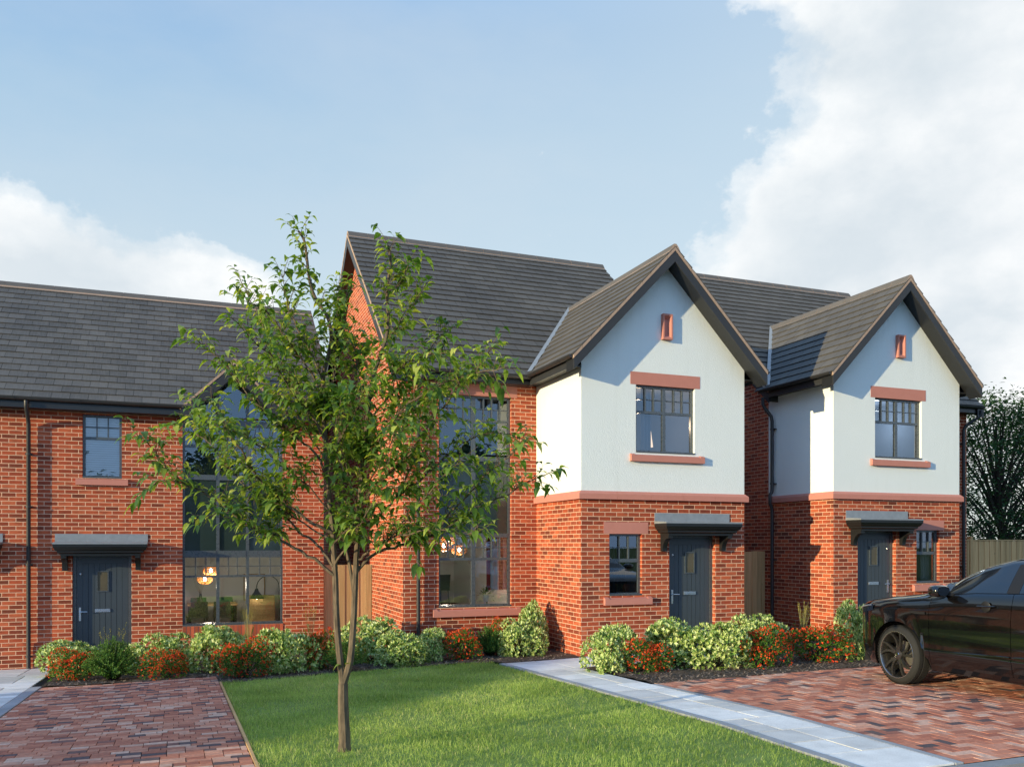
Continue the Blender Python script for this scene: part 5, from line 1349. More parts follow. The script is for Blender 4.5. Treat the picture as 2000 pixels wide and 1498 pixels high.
def vase(x, y, z, label, twigs=True):
    T = thing('vase', label, 'vase', (x, y, z)); mb = MB(); mb.lathe([(0, 0), (.05, 0), (.055, .08), (.035, .16), (.025, .22), (.03, .24)], (0, 0, 0), 'z', 14); mb.build('pot', M['blackseat'], T, smooth=True, local=True)
    rg = random.Random(3); mb = MB()
    for k in range(9):
        e = Vector((rg.uniform(-.18, .18), rg.uniform(-.1, .1), rg.uniform(.6, .85))); mb.tube([(0, 0, .2), e * .6, e], [.004, .003, .002], 3, caps=False)
    mb.build('twigs', M['bark'], T, local=True)['kind'] = 'stuff'
def pendant(x, y, ztop, z, label, group):
    T = thing('pendant_lamp', label, 'lamp', (x, y, z), 0, group)
    mb = MB(); mb.tube([(0, 0, .15), (0, 0, ztop - z)], .004, 4); mb.build('cord', M['carblack'], T, local=True)
    mb = MB()
    for k in range(14):
        a = math.pi * k / 14; c, s = math.cos(a), math.sin(a)
        P = [(c * .17 * math.sin(t * math.pi / 8), s * .17 * math.sin(t * math.pi / 8), .11 * math.cos(t * math.pi / 8)) for t in range(1, 16)]; mb.tube(P, .006, 4, caps=False)
    mb.build('wire_shade', M['orange'], T, local=True)
    mb = MB(); mb.lathe([(0, -.04), (.03, -.02), (.035, .01), (.015, .05), (0, .06)], (0, 0, 0), 'z', 10); mb.build('bulb', M['bulb'], T, local=True, smooth=True)
def point(x, y, z, power, col=(1, .86, .68), r=.08):
    L = bpy.data.lights.new('room_light', 'POINT'); L.energy = power; L.color = col; L.shadow_soft_size = r
    o = bpy.data.objects.new('room_light', L); link(o); o.location = (x, y, z)
zf = -.28
GC = 'green chairs in the left house dining room'
table(.82, 22.5, zf, 1.15, .8, 'oak dining table with black legs seen through the left house full height window')
for dx, dy, rz, mt, lb in ((-.30, .62, 0, 'green', 'green dining chair far side of the left house table, left'), (.34, .62, 0, 'green', 'green dining chair far side of the left house table, right'),
                           (-.36, -.55, math.pi + .15, 'blackseat', 'black dining chair near side of the left house table, left'), (.22, -.58, math.pi - .1, 'blackseat', 'black dining chair near side of the left house table, right')):
    chair(.82 + dx, 22.5 + dy, zf, rz, M[mt], lb, 'dining chairs round the left house table')
vase(.55, 22.6, zf + .75, 'black vase of bare twigs on the left house dining table')
pendant(.72, 20.6, 2.04, 1.32, 'orange wire pendant lamp hanging highest in the left house dining room', 'orange pendant lamps of the left house')
pendant(.60, 20.9, 2.04, 1.12, 'orange wire pendant lamp hanging lowest in the left house dining room', 'orange pendant lamps of the left house')
point(.7, 20.4, 1.0, 60); 
T = thing('sideboard', 'oak sideboard with drawers at the right of the left house dining room', 'sideboard', (2.05, 23.2, zf))
mb = MB(); mb.box(-.32, -.22, .12, .32, .22, .88); mb.build('carcass', M['oak'], T, local=True)
for k in range(3): mb = MB(); mb.box(-.30, -.235, .15 + k * .24, .30, -.22, .37 + k * .24); mb.build('drawer', M['oak'], T, local=True)
for sx in (-.28, .28):
    for sy in (-.17, .17): mb = MB(); mb.box(sx - .02, sy - .02, 0, sx + .02, sy + .02, .12); mb.build('leg', M['carblack'], T, local=True)
T = thing('arc_lamp', 'black arched floor lamp with lit cone shade over the left house sideboard', 'lamp', (2.46, 22.8, zf))
mb = MB(); mb.tube([(0, 0, .02)] + [(-.28 + .28 * math.cos(a), 0, 1.1 + .3 * math.sin(a)) for a in [k * math.pi / 12 for k in range(13)]] + [(-.56, 0, 1.03)], .012, 6); mb.lathe([(0, .03), (.16, .03), (.16, 0)], (0, 0, 0), 'z', 16); mb.build('stem', M['blackseat'], T, local=True)
mb = MB(); mb.lathe([(.03, 1.08), (.06, 1.0), (.19, .82)], (-.56, 0, 0), 'z', 18); mb.build('shade', M['blackseat'], T, local=True, smooth=True)
mb = MB(); mb.lathe([(0, .80), (.04, .83), (.04, .88), (0, .91)], (-.56, 0, 0), 'z', 10); mb.build('bulb', M['bulb'], T, local=True)
T = thing('picture', 'pale framed picture on the back wall behind the left house arc lamp', 'picture', (1.95, 24.1, .75)); mb = MB(); mb.box(-.25, 0, -.3, .25, .02, .35); mb.build('print', M['paper'], T, local=True)
mb = MB(); mb.box(-.28, .005, -.33, .28, .018, .38); mb.build('picture_frame', M['oak'], T, local=True)

# middle house ground floor
zf = .32
table(5.75, 21.6, zf, 1.2, .8, 'oak dining table seen through the middle house ground floor window')
for dx, dy, rz, mt, lb in ((-.35, .62, 0, 'green', 'green dining chair far side of the middle house table, left'), (.30, .62, 0, 'green', 'green dining chair far side of the middle house table, right'),
                           (-.25, -.62, math.pi, 'blackseat', 'black dining chair near side of the middle house table, left'), (.42, -.60, math.pi + .3, 'blackseat', 'black dining chair near side of the middle house table, right')):
    chair(5.75 + dx, 21.6 + dy, zf, rz, M[mt], lb, 'dining chairs round the middle house table')
vase(6.05, 21.7, zf + .75, 'black vase of bare twigs on the middle house dining table')
for x, y, zz, w in ((5.30, 17.6, 1.88, 'left'), (5.50, 17.9, 2.02, 'upper'), (5.68, 17.7, 1.80, 'right')): pendant(x, y, 2.54, zz, 'orange wire pendant lamp in the middle house, ' + w + ' of three', 'orange pendant lamps of the middle house')
point(5.4, 17.8, 1.5, 60); point(14.0, 14.4, 4.5, 14, (.85, .92, 1.0))  # second point: cool light in the right house upstairs room, no lamp modelled there
def curtain(x0, x1, y, z0, z1, mats, label, waves=5, amp=.03, ymat=None):
    T = thing('curtain', label, 'curtain', ((x0 + x1) / 2, y, z0)); n = 40
    for m, (a, b) in mats:
        mb = MB(); k0, k1 = int(a * n), int(b * n)
        for k in range(k0, k1):
            f = lambda q: (lerp(x0, x1, q / n), y + amp * math.sin(q / n * waves * 6.283))
            p, q = f(k), f(k + 1); mb.face([(p[0], p[1], z0), (q[0], q[1], z0), (q[0], q[1], z1), (p[0], p[1], z1)])
        mb.build('drape', M[m], T)
    return T
curtain(5.50, 5.92, 15.45, 1.05, 2.45, [('redcloth', (0, .2)), ('whitecloth', (.2, .62)), ('blackseat', (.62, .8)), ('whitecloth', (.8, 1))], 'red, white and black striped curtain in the middle house ground floor window', 2.5)
T = thing('plant_pot', 'white ceramic pot with a leafy plant inside the middle house ground floor window', 'plant', (5.50, 15.5, .80))
mb = MB(); mb.lathe([(0, 0), (.05, 0), (.075, .14), (.07, .15), (.06, .13)], (0, 0, 0), 'z', 16); mb.build('pot', M['ceramic'], T, local=True, smooth=True)
mb = MB(); rg = random.Random(8)
for k in range(70):
    d = Vector((rg.gauss(0, 1), rg.gauss(0, .6), rg.gauss(.5, .6))).normalized(); small_leaf(mb, Vector((0, 0, .16)) + d * rg.uniform(.02, .16), d, Vector((0, 0, 1)), .07, .03, rg.random())
mb.build('leaves', M['greenleaf'], T, local=True)['kind'] = 'stuff'
# curtains and lamp upstairs and in small windows
curtain(7.72, 7.92, 13.47, 3.45, 4.8, [('curtain', (0, 1))], 'pale curtain at the left of the middle house upstairs window', 3)
T = thing('table_lamp', 'lit table lamp with tall pale shade in the middle house upstairs window', 'lamp', (8.08, 13.85, 3.55))
mb = MB(); mb.lathe([(.055, .50), (.10, .16)], (0, 0, 0), 'z', 20); mb.build('lamp_shade', M['warmshade'], T, local=True, smooth=True)
mb = MB(); mb.lathe([(0, 0), (.06, 0), (.03, .06), (.025, .2)], (0, 0, 0), 'z', 14); mb.build('base', M['ceramic'], T, local=True, smooth=True)
point(8.08, 14.3, 4.2, 20, (1, .72, .48))
curtain(6.90, 7.42, 13.50, .95, 2.2, [('darkcurtain', (0, 1))], 'charcoal curtain drawn across the middle house small ground floor window', 7, .035)
curtain(14.30, 14.56, 13.47, 1.2, 2.4, [('curtain', (0, 1))], 'pale curtain at the right of the right house small window', 4)
T = thing('staircase', 'white staircase string with oak spindles inside the right house small window', 'staircase', (14.2, 14.1, .2))
mb = MB(); mb.extrude([(13.6, 14.1, 1.98), (14.8, 14.1, 1.02), (14.8, 14.1, .86), (13.6, 14.1, 1.82)], (0, .04, 0)); mb.build('string', M['whitecloth'], T)
for k in range(11): mb = MB(); x = 13.7 + k * .1; mb.box(x, 14.11, 1.86 - (x - 13.6) * .8, x + .035, 14.14, 2.62); mb.build('spindle', M['oak'], T)
mb = MB(); mb.box(13.6, 14.09, 2.02, 14.8, 14.15, 2.07); mb.build('handrail', M['oak'], T)

# ------------------------------------------------------------------ black car parked nose to the houses
def car():
    C = thing('parked_car', 'glossy black sports utility car parked nose in on the brick drive', 'car', (9.455, 8.39, gz(8.6, 8.3) + .012))
    I = lambda pts: (lambda y: interp(-y, [(-a, b) for a, b in sorted(pts, key=lambda q: -q[0])]))
    def sm(pts):
        f = I(pts)
        return lambda y: (f(y - .05) + f(y - .025) + 2 * f(y) + f(y + .025) + f(y + .05)) / 6
    W = sm([(.93, .44), (.90, .57), (.84, .70), (.72, .82), (.5, .915), (.25, .945), (0, .955), (-.5, .955), (-2.7, .960), (-3.1, .93), (-3.4, .86), (-3.52, .78)])
    Bz = sm([(.93, .86), (.85, .92), (.72, .97), (.5, 1.01), (.25, 1.04), (0, 1.065), (-.45, 1.10), (-.7, 1.15), (-1.1, 1.185), (-1.6, 1.205), (-2.6, 1.25), (-3.2, 1.24), (-3.52, 1.12)])
    Tz = sm([(.93, .90), (.85, .96), (.72, 1.01), (.5, 1.055), (.2, 1.10), (0, 1.125), (-.30, 1.165), (-.42, 1.20), (-.77, 1.405), (-1.05, 1.53), (-1.36, 1.615), (-1.75, 1.655), (-2.2, 1.655), (-2.7, 1.625), (-3.05, 1.575), (-3.2, 1.45), (-3.4, 1.22), (-3.52, 1.14)])
    Rw = sm([(.93, .50), (.8, .66), (.5, .80), (0, .82), (-.35, .80), (-.6, .745), (-1.0, .69), (-1.5, .655), (-2.5, .635), (-3.05, .60), (-3.3, .62), (-3.52, .6)])
    Zb = sm([(.93, .30), (.8, .22), (.4, .20), (-.6, .235), (-2.3, .235), (-3.0, .25), (-3.52, .36)])
    RA = .425
    def archz(y):
        z = 0
        for yc in (0, -2.68):
            d = abs(y - yc)
            if d < RA: z = max(z, .37 + math.sqrt(RA * RA - d * d))
        return z
    def section(y):
        w, b, t, r, zb = W(y), Bz(y), Tz(y), Rw(y), Zb(y)
        gh = t - b                                   # greenhouse height
        ed = .075 if gh > .2 else .02
        P = [(0, zb + .02), (w * .70, zb + .01), (w - .085, zb), (w - .05, zb + .07), (w - .022, .40), (w - .004, .485), (w - .012, .52), (w - .004, .70), (w, .84), (w - .004, .93),
             (w - .018, lerp(.93, b, .55)), (w - .052, b), (w - .066, b + .012)]
        for f in (.25, .5, .75, 1): P.append((lerp(w - .066, r, f ** 1.12), lerp(b + .012, t - ed, f)))
        P += [(r - .06, t - ed * .45), (r * .62, t - ed * .06), (r * .3, t), (0, t + .004)]
        az = archz(y)
        if az:
            Q = []
            for k, (x, z) in enumerate(P):
                if 1 <= k <= 9 and z < az and x > .5: Q.append((min(x + .012, w + .008), az) if k > 2 else (x, max(z, az - .02) if k == 2 else z))
                else: Q.append((x, z))
            P = Q
        return P
    ys = sorted(set([round(.93 - .05 * k, 4) for k in range(90) if .93 - .05 * k > -3.52] + [-3.52, .49, -.49, -.4975, -.503, -1.6, -1.606, -2.255, .4249, -.4249, .4251, -.4251, -2.2551, -3.105, -3.1049, .405, -.405, .36, -.36]), reverse=True)
    ys = [y for k, y in enumerate(ys) if k == 0 or abs(y - ys[k - 1]) > .0009]
    secs = [section(y) for y in ys]
    body, doors, glass, hood = MB(), {1: MB(), 2: MB()}, MB(), MB()
    dl = {(-.503, -1.6): 1, (-1.606, -2.40): 2}
    windowf = lambda ym: -.66 > ym > -2.95
    for sg in (1, -1):
        for i in range(len(ys) - 1):
            for k in range(len(secs[i]) - 1):
                ya, yb = ys[i], ys[i + 1]; ym = (ya + yb) / 2
                A, B_ = secs[i], secs[i + 1]
                q = [(sg * A[k][0], ya, A[k][1]), (sg * B_[k][0], yb, B_[k][1]), (sg * B_[k + 1][0], yb, B_[k + 1][1]), (sg * A[k + 1][0], ya, A[k + 1][1])]
                if sg < 0: q = q[::-1]
                tgt = body
                if 3 <= k <= 11:
                    if (-.4975 > ym > -.503) or (-1.6 > ym > -1.606): continue
                    if -.503 > ym > -1.6: tgt = doors[1] if sg < 0 else doors.setdefault(3, MB())
                    elif -1.606 > ym > -2.30 and archz(ym) == 0: tgt = doors[2] if sg < 0 else doors.setdefault(4, MB())
                if k == 12 and ym > -.40: pass
                if k >= 16 and .84 > ym > -.36: tgt = hood
                tgt.face(q)
    # nose and tail caps
    for s_, y, fl in ((secs[0], ys[0], 1), (secs[-1], ys[-1], -1)):
        for k in range(len(s_) - 1):
            q = [(s_[k][0], y, s_[k][1]), (s_[k + 1][0], y, s_[k + 1][1]), (-s_[k + 1][0], y, s_[k + 1][1]), (-s_[k][0], y, s_[k][1])]
            body.face(q if fl > 0 else q[::-1])
    B = body.build('body', M['paint'], C, smooth=True, local=True)
    def weld(o):
        bm = __import__('bmesh').new(); bm.from_mesh(o.data); __import__('bmesh').ops.remove_doubles(bm, verts=bm.verts, dist=.0006); __import__('bmesh').ops.recalc_face_normals(bm, faces=bm.faces); bm.to_mesh(o.data); bm.free()
        try: o.data.set_sharp_from_angle(angle=R(50))
        except Exception: pass
    weld(B)
    h = hood.build('bonnet', M['paint'], C, smooth=True, local=True); weld(h); h.location.z = .004
    D = {}
    for k, mb in doors.items():
        if mb.f: D[k] = mb.build('door', M['paint'], C, smooth=True, local=True); weld(D[k])
    # glazing laid just proud of the greenhouse
    def gx(y, z):
        w, b, t, r = W(y), Bz(y), Tz(y), Rw(y); ed = .075
        f = min(1, max(0, (z - b - .012) / max(.05, t - ed - b - .012))); return lerp(w - .066, r, f ** 1.12)
    def glaze(name, top, bot, y0, y1, mat, n=16, off=.006):
        for sg in (-1, 1):
            mb = MB()
            for i in range(n):
                a, b = lerp(y0, y1, i / n), lerp(y0, y1, (i + 1) / n)
                for j in range(4):
                    za0, za1 = lerp(bot(a), top(a), j / 4), lerp(bot(a), top(a), (j + 1) / 4); zb0, zb1 = lerp(bot(b), top(b), j / 4), lerp(bot(b), top(b), (j + 1) / 4)
                    q = [(sg * (gx(a, za0) + off), a, za0), (sg * (gx(b, zb0) + off), b, zb0), (sg * (gx(b, zb1) + off), b, zb1), (sg * (gx(a, za1) + off), a, za1)]
                    mb.face(q)
            o = mb.build(name, mat, C, smooth=True, local=True); weld(o)
    sill_ = lambda y: Bz(y) + .022
    roofl = lambda y: max(sill_(y) + .004, Tz(y) - .088)
    glaze('side_window', lambda y: min(roofl(y), sill_(y) + max(.0, (-.74 - y)) * .72 + .004), sill_, -.74, -1.505, M['carglass'])
    glaze('side_window', roofl, sill_, -1.66, -2.40, M['carglass'])
    glaze('side_window', lambda y: min(roofl(y), sill_(y) + max(0, (y + 3.1)) * 1.0 + .004), sill_, -2.45, -3.05, M['carglass'])
    glaze('pillar_trim', roofl, sill_, -1.508, -1.657, M['carblack'], 4, .007)
    mb = MB()
    for i in range(12):
        a, b = lerp(-.46, -1.24, i / 12), lerp(-.46, -1.24, (i + 1) / 12)
        for j in range(-5, 5):
            f = lambda y, u: ((Rw(y) - .045) * u, y, Tz(y) + .008 - .05 * abs(u) ** 3.2)
            mb.face([f(a, j / 5), f(b, j / 5), f(b, (j + 1) / 5), f(a, (j + 1) / 5)])
    o = mb.build('windscreen', M['carglass'], C, smooth=True, local=True); weld(o)
    mb = MB()
    for j in range(-4, 4):
        f = lambda y, u: ((Rw(y) - .06) * u, y, Tz(y) + .008 - .05 * abs(u) ** 3)
        for a, b in ((-3.08, -3.16), (-3.16, -3.24), (-3.24, -3.34)): mb.face([f(a, j / 4), f(b, j / 4), f(b, (j + 1) / 4), f(a, (j + 1) / 4)])
    o = mb.build('rear_window', M['carglass'], C, smooth=True, local=True); weld(o)
    for sg in (-1, 1):
        # headlight wrapping the front corner, light signature, fog slot
        mb = MB()
        for y0, y1 in ((.42, .55), (.55, .68), (.68, .80), (.80, .90)):
            q = []
            t = lambda y: (.93 - y) / .5
            for y, zz in ((y0, 0), (y1, 0), (y1, 1), (y0, 1)):
                w = W(y); b = Bz(y); lo, hi = b - .115 - .03 * (y - .42), b - .022 - .02 * (.9 - y); q.append((sg * (w + .006 - (.008 if zz else 0)), y, hi if zz else lo))
            mb.face(q)
        o = mb.build('headlight', M['lampglass'], C, smooth=True, local=True)
        m2 = MB(); P = [(sg * (W(y) + .010), y, Bz(y) - .034 - .02 * (.9 - y)) for y in (.45, .55, .66, .76, .84)] + [(sg * (W(.87) + .012), .87, Bz(.87) - .06), (sg * (W(.885) + .012), .885, Bz(.885) - .10)]
        m2.tube(P, .0085, 6); m2.build('light_strip', M['whiteframe'], o, local=True, smooth=True)
        # fender vent, handles, mirror
        mb = MB(); w = W(-.40)
        mb.extrude([(sg * (w + .004), -.20, .945), (sg * (w + .006), -.45, .945), (sg * (w + .006), -.455, .915), (sg * (w + .005), -.30, .910)], (sg * .006, 0, 0)); mb.build('wing_vent', M['carblack'], C, local=True)
        for yy in (-1.30, -2.12):
            mb = MB(); w = W(yy) - .004; z0 = 1.065 + (.015 if yy < -2 else 0)
            mb.tube([(sg * (w + .0), yy - .10, z0 + .006), (sg * (w + .033), yy - .09, z0 + .006), (sg * (w + .035), yy + .09, z0), (sg * (w + .0), yy + .10, z0)], .011, 8); mb.build('door_handle', M['paint'], C, local=True, smooth=True)
            mb = MB(); mb.lathe([(0, 0), (.055, -.001), (.062, .003)], (sg * (w + .003), yy + .01, z0), 'x', 18); mb.build('handle_recess', M['carblack'], C, local=True, smooth=True)
        mb = MB(); y0 = -.80; xm = sg * 1.045
        prof = [(.0, 0), (.055, .012), (.085, .06), (.09, .12), (.085, .155), (.07, .175)]
        for k in range(len(prof) - 1):
            n = 18
            for j in range(n):
                def pt(rr, h, j):
                    a = 2 * math.pi * j / n; return (xm + rr * 1.35 * math.copysign(abs(math.cos(a)) ** .7, math.cos(a)), y0 + .17 - h, 1.215 + rr * .80 * math.copysign(abs(math.sin(a)) ** .7, math.sin(a)))
                (r0, h0), (r1, h1) = prof[k], prof[k + 1]
                mb.face([pt(r0, h0, j), pt(r0, h0, j + 1), pt(r1, h1, j + 1), pt(r1, h1, j)])
        m_ = mb.build('wing_mirror', M['paint'], C, local=True, smooth=True); weld(m_)
        mb = MB(); mb.face([(xm + .07 * 1.3 * math.cos(k * math.pi / 9), y0 - .004, 1.215 + .055 * math.sin(k * math.pi / 9)) for k in range(18)]); mb.build('mirror_glass', M['carglass'], m_, local=True)
        mb = MB(); mb.extrude([(sg * .86, y0 + .09, 1.155), (sg * 1.0, y0 + .12, 1.165), (sg * 1.0, y0 + .05, 1.165), (sg * .86, y0 - .02, 1.155)], (0, 0, .035)); mb.build('mirror_arm', M['carblack'], m_, local=True)
        # lower door rubbing strip
        mb = MB()
        for y0_, y1_ in ((-.55, -1.59), (-1.62, -2.2)):
            P = [(sg * (W(y) + .004), y, lerp(.475, .56, (-y - .5) / 1.8)) for y in fr(y0_, y1_, 8)]; mb.tube(P, [.004] + [.011] * 7 + [.008], 6)
        mb.build('door_trim', M['paint'], C, local=True, smooth=True)
        mb = MB(); mb.box(sg * .62, -3.50, .92, sg * .80, -3.53, 1.04) if sg > 0 else mb.box(-.80, -3.53, .92, -.62, -3.50, 1.04); mb.build('tail_light', M['redlens'], C, local=True)
        # wheels
        for yc in (0, -2.68):
            steer = R(-5) if yc == 0 else 0; x0 = sg * .955
            T = mb = MB()
            prof = [(.285, -.010), (.296, .0), (.318, -.002), (.342, -.012), (.358, -.028), (.367, -.050), (.369, -.085), (.3665, -.088), (.3665, -.098), (.369, -.101), (.370, -.150), (.3665, -.152), (.3665, -.162), (.369, -.165), (.366, -.195), (.352, -.222), (.30, -.235), (.28, -.23)]
            mb.lathe([(r, h) for r, h in prof], (0, 0, 0), 'x', 64)
            n = 64                                       # tread blocks
            for k in range(n):
                for hh, sk in ((-.052, .3), (-.126, 0), (-.180, -.3)):
                    a = 2 * math.pi * (k + (.5 if hh == -.126 else 0)) / n; da = .033; c0 = []
                    for (aa, h) in ((a - da + sk * .02, hh + .026), (a + da + sk * .02, hh + .026), (a + da - sk * .02, hh - .022), (a - da - sk * .02, hh - .022)): c0.append((h, math.cos(aa), math.sin(aa)))
                    mb.face([(h, c * .3735, s * .3735) for h, c, s in c0])
                    for q in range(4):
                        u, v = c0[q], c0[(q + 1) % 4]; mb.face([(u[0], u[1] * .366, u[2] * .366), (v[0], v[1] * .366, v[2] * .366), (v[0], v[1] * .3735, v[2] * .3735), (u[0], u[1] * .3735, u[2] * .3735)])
            wh = mb.build('wheel', M['rubber'], C, smooth=True, local=True)
            wh.location = (x0 - (0 if sg > 0 else 0), yc, .372); wh.rotation_euler = (0, 0, steer + (math.pi if sg < 0 else 0)) 
            mb = MB(); mb.lathe([(.296, .002), (.291, .004), (.284, -.004), (.276, -.03), (.262, -.10), (.262, -.20)], (0, 0, 0), 'x', 48); rm = mb.build('rim_barrel', M['rim'], wh, smooth=True, local=True)
            mb = MB(); mb.lathe([(.2975, .0), (.296, .0055), (.289, .0055), (.286, .0)], (0, 0, 0), 'x', 56); mb.build('rim_lip', M['rimedge'], wh, smooth=True, local=True)
            mb = MB()
            for k in range(5):
                for tw_ in (-1, 1):
                    a = 2 * math.pi * k / 5 + .2; P = []
                    for t in range(7):
                        u = t / 6; rr = lerp(.055, .284, u); ang = a + tw_ * (.10 + .19 * u) + .34 * u * u - .12 * u; wd = lerp(.017, .013, u); P.append((rr, ang, wd, lerp(-.028, -.002, u ** .8)))
                    for t in range(6):
                        (r0, a0, w0, h0), (r1, a1, w1, h1) = P[t], P[t + 1]
                        def pp(r_, a_, w_, h_, e): return (h_, math.cos(a_) * r_ - math.sin(a_) * w_ * e, math.sin(a_) * r_ + math.cos(a_) * w_ * e)
                        A = [pp(r0, a0, w0, h0, -1), pp(r0, a0, w0, h0, 1), pp(r1, a1, w1, h1, 1), pp(r1, a1, w1, h1, -1)]
                        Bq = [(x - .035, y, z) for x, y, z in A]
                        mb.face(A); mb.face((A[0], A[3], Bq[3], Bq[0])); mb.face((A[2], A[1], Bq[1], Bq[2]))
            mb.lathe([(0, -.018), (.03, -.018), (.062, -.026), (.066, -.05)], (0, 0, 0), 'x', 24); mb.build('spokes', M['rim'], wh, local=True)
            mb = MB(); mb.lathe([(0, -.012), (.024, -.013), (.027, -.018)], (0, 0, 0), 'x', 20); mb.build('hub_cap', M['chrome'], wh, local=True, smooth=True)
            mb = MB(); mb.lathe([(0, -.12), (.17, -.12), (.17, -.14), (0, -.14)], (0, 0, 0), 'x', 40); mb.build('brake_disc', M['disc'], wh, local=True)
            mb = MB(); mb.lathe([(.43, -.02), (.43, -.33), (0, -.33)], (x0, yc, .372), 'x', 30) if sg < 0 else mb.lathe([(.43, .02), (.43, -.33), (0, -.33)], (x0, yc, .372), 'x', 30)
            if sg < 0: mb.v = [(2 * x0 - x, y, z) for x, y, z in mb.v]
            mb.f, mb.mi, mb.r = zip(*[(f, m, r) for f, m, r in zip(mb.f, mb.mi, mb.r) if sum(mb.v[i][2] for i in f) / len(f) > .36]); mb.f, mb.mi, mb.r = list(mb.f), list(mb.mi), list(mb.r)
            mb.build('wheel_arch_liner', M['carblack'], C, local=True)
    mb = MB(); mb.box(-.52, .915, .55, .52, .937, .70); mb.build('grille', M['carblack'], C, local=True)
    mb = MB(); mb.box(-.26, .935, .42, .26, .945, .53); mb.build('number_plate', M['plate'], C, local=True)
    mb = MB(); mb.box(-.80, -3.40, .22, .80, .70, .30); mb.build('underbody', M['carblack'], C, local=True)
    mb = MB(); mb.box(-.6, -3.0, .5, .6, -.3, .9); mb.build('cabin_trim', M['carblack'], C, local=True)
car()
# ------------------------------------------------------------------ out of shot: an added garage shaped to throw the lawn shadow, and planting across the road
# ------------------------------------------------------------------ unseen garage (left, out of frame; outline fitted to cast the big shadow) and trees across the road
SUN_AZ, SUN_EL = R(17.4), R(9.2)
lx, ly = math.cos(SUN_AZ), math.sin(SUN_AZ)
def neighbour():
    q0, q1, p0 = 7.5, 13.6, -17.5        # across / along the light
    P = lambda p, q, z: (lx * p - ly * q, ly * p + lx * q, z)
    H = thing('garage', 'low brick garage added to the left outside the picture, shaped to shade the lawn', 'garage', P(p0 + 3, (q0 + q1) / 2, 0))
    mb = MB(); qm = 10.7; za, zb, rz = 2.50, 2.62, 3.38
    for pp in (p0, p0 + 6):
        mb.face([P(pp, q0 + .1, -.4), P(pp, q1 - .1, -.4), P(pp, q1 - .1, zb), P(pp, qm, rz - .06), P(pp, q0 + .1, za)])
    for qq, zz in ((q0 + .1, za), (q1 - .1, zb)): mb.face([P(p0, qq, -.4), P(p0 + 6, qq, -.4), P(p0 + 6, qq, zz), P(p0, qq, zz)])
    mb.build('brick_wall', M['brick'], H)
    mb = MB()
    for a, z_ in ((q0, za), (q1, zb)):
        mb.extrude([P(p0 - .1, a, z_ - .03), P(p0 + 6.1, a, z_ - .03), P(p0 + 6.1, qm, rz), P(p0 - .1, qm, rz)], (0, 0, .06))
    mb.build('roof', M['tileA'], H)
    mb = MB(); mb.extrude([P(p0 - .03, q0 + 1.8, 0), P(p0 - .03, q0 + 4.2, 0), P(p0 - .03, q0 + 4.2, 2.1), P(p0 - .03, q0 + 1.8, 2.1)], (-.03, -.01, 0)); mb.build('door', M['door'], H)
neighbour()
for k, (x, y, hh, ww) in enumerate(((-7, -21, 8.5, 4.2), (1.5, -24, 7.5, 4.0), (9, -22, 9, 4.4), (17, -19, 8, 4.2))):
    big_tree('broadleaf_tree', 'large tree across the road behind the viewer, ' + ('far left', 'left of middle', 'right of middle', 'far right')[k] + ' of four', x, y, 0, hh, ww, 40 + k, 70, M['darkleaf'], M['darkbark'], .5, 26, .25, .0)

# ------------------------------------------------------------------ sun, sky, clouds
sun = bpy.data.lights.new('sun', 'SUN'); sun.energy = 5.0; sun.angle = R(.55); sun.color = (1.0, .85, .52)
so = bpy.data.objects.new('sun', sun); link(so)
so.rotation_euler = Vector((lx * math.cos(SUN_EL), ly * math.cos(SUN_EL), -math.sin(SUN_EL))).to_track_quat('-Z', 'Y').to_euler()
so.location = (-30, -10, 20)

w = bpy.data.worlds.new('World'); scene.world = w; w.use_nodes = True
nt = w.node_tree; nt.nodes.clear(); t = NT(nt)
out = nt.nodes.new('ShaderNodeOutputWorld'); bg = nt.nodes.new('ShaderNodeBackground')
sky = nt.nodes.new('ShaderNodeTexSky'); sky.sky_type = 'NISHITA'; sky.sun_disc = False
sky.sun_elevation = SUN_EL; sky.sun_rotation = math.atan2(-lx, -ly) ; sky.air_density = 1.0; sky.dust_density = .6; sky.ozone_density = 1.2; sky.altitude = 50
d = nt.nodes.new('ShaderNodeTexCoord').outputs['Generated']
sep = t.n('ShaderNodeSeparateXYZ'); t.l(d, sep.inputs[0])
X, Y, Z = sep.outputs
az = t.math('ARCTAN2', X, Y); el = t.math('ARCSINE', Z)
def cloud_density(du, dv):
    # fractal edge noise on a slowly curved cloud deck
    off = t.n('ShaderNodeVectorMath', operation='ADD'); t.l(d, off.inputs[0]); off.inputs[1].default_value = du
    nz = t.noise(t.scale(off.outputs[0], (1, 1, 1.35)), 5.6, 10, .60)
    n2 = t.noise(t.scale(off.outputs[0], (1, 1, 1.5)), 1.7, 4, .5)
    total = None
    for (a, e, ra, re, amp) in CL:
        da = t.math('DIVIDE', t.math('SUBTRACT', az, R(a + dv[0])), R(ra)); de = t.math('DIVIDE', t.math('SUBTRACT', el, R(e + dv[1])), R(re))
        r2 = t.math('ADD', t.math('MULTIPLY', da, da), t.math('MULTIPLY', de, de))
        g = t.math('MULTIPLY', t.math('POWER', 2.718, t.math('MULTIPLY', r2, -1)), amp)
        total = g if total is None else t.math('ADD', total, g)
    s = t.math('ADD', total, t.math('MULTIPLY', t.math('SUBTRACT', nz, .5), 1.7))
    s = t.math('ADD', s, t.math('MULTIPLY', t.math('SUBTRACT', n2, .5), .5))
    return s
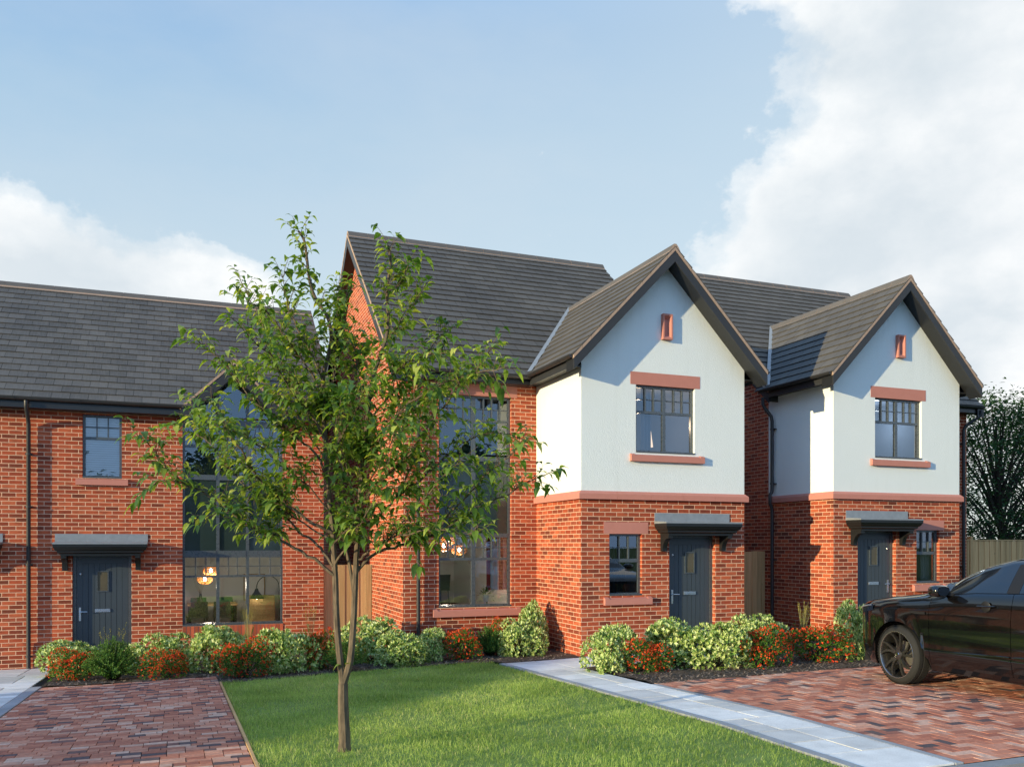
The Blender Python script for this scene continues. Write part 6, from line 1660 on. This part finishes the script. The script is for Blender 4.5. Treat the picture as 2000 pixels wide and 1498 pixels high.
# cloud banks: azimuth, elevation (deg), radii, amount
CL = [(-9, 12.5, 13, 6.5, .95), (2.5, 14.0, 6.5, 4.2, .55), (46, 12.5, 14.5, 10, 1.1), (52, 29, 11.5, 11, 1.2), (66, 18, 16, 24, .8),
      (23.2, 20.9, 1.6, 2.6, .30), (100, 16, 20, 12, .9), (-150, 16, 22, 6, .7), (150, 14, 20, 6, .7), (-70, 12, 20, 5, .7)]
s0 = cloud_density((0, 0, 0), (0, 0)); s1 = cloud_density((-.05, -.02, .035), (-2.2, 2.2))
cov = t.ramp(s0, [(.44, (0, 0, 0)), (.54, (.55, .55, .55)), (.72, (1, 1, 1))], 'EASE')
shade = t.math('SUBTRACT', s0, s1)
lit = t.math('ADD', t.math('MULTIPLY', shade, 1.0), .62, True)
thick = t.math('MULTIPLY', t.math('SUBTRACT', s0, .95), .55, True)
ccol = t.mix(lit, (4.0, 4.4, 4.7), (6.6, 6.5, 6.35)); ccol = t.mix(thick, ccol, (4.2, 4.5, 4.8))
n3 = t.noise(t.scale(d, (1, 1, 1.7)), 4.2, 8, .55)
belly = t.math('MULTIPLY', t.ramp(n3, [(.40, (1, 1, 1)), (.60, (0, 0, 0))]), t.ramp(s0, [(.62, (0, 0, 0)), (1.0, (1, 1, 1))]))
ccol = t.mix(t.math('MULTIPLY', belly, .8), ccol, (3.7, 4.15, 4.5))
# thin high haze veil, whiter towards the horizon, bluer overhead
hz = t.ramp(t.math('MULTIPLY', el, .6366), [(0.0, (4.7, 5.15, 5.4)), (.15, (3.9, 4.7, 5.15)), (.28, (2.55, 3.75, 4.95)), (.34, (1.75, 3.1, 4.9)), (.48, (1.15, 3.1, 6.6)), (1, (1.15, 3.0, 6.6))])
hz = t.mix(t.math('MULTIPLY', t.math('ADD', az, .15), .75, True), hz, (3.95, 4.6, 5.0))
vn = t.noise(t.scale(d, (1, 1, 2.4)), 2.2, 7, .58)
behind = t.ramp(t.math('ADD', t.math('MULTIPLY', t.math('ADD', t.math('MULTIPLY', X, .45), t.math('MULTIPLY', Y, .89)), .5), .5), [(.25, (1, 1, 1)), (.6, (0, 0, 0))])
hz = t.mix(t.math('MULTIPLY', behind, .75), hz, (1.5, 4.0, 8.4))
hz = t.mix(t.math('MULTIPLY', t.ramp(vn, [(.42, (0, 0, 0)), (.7, (1, 1, 1))]), .34), hz, (4.4, 4.8, 5.1))
skyc = t.mix(.80, sky.outputs[0], hz)
final = t.mix(cov, skyc, ccol)
t.l(final, bg.inputs[0]); bg.inputs[1].default_value = .15
t.l(bg.outputs[0], out.inputs[0])

# ------------------------------------------------------------------ camera and render settings
cam = bpy.data.cameras.new('camera'); co = bpy.data.objects.new('camera', cam); link(co)
co.location = (0, 0, 1.92); co.rotation_euler = (R(90), 0, -TH)
cam.sensor_fit = 'HORIZONTAL'; cam.sensor_width = 36; cam.lens = 36 * 1680 / 2000; cam.shift_y = (1063 - 749) / 2000; cam.clip_end = 2000; cam.clip_start = .05
scene.camera = co
scene.view_settings.view_transform = 'Standard'; scene.view_settings.look = 'None'; scene.view_settings.exposure = 0.28; scene.view_settings.gamma = 1
scene.cycles.max_bounces = 8; scene.cycles.transparent_max_bounces = 16; scene.cycles.caustics_reflective = False; scene.cycles.caustics_refractive = False
scene.cycles.use_denoising = True
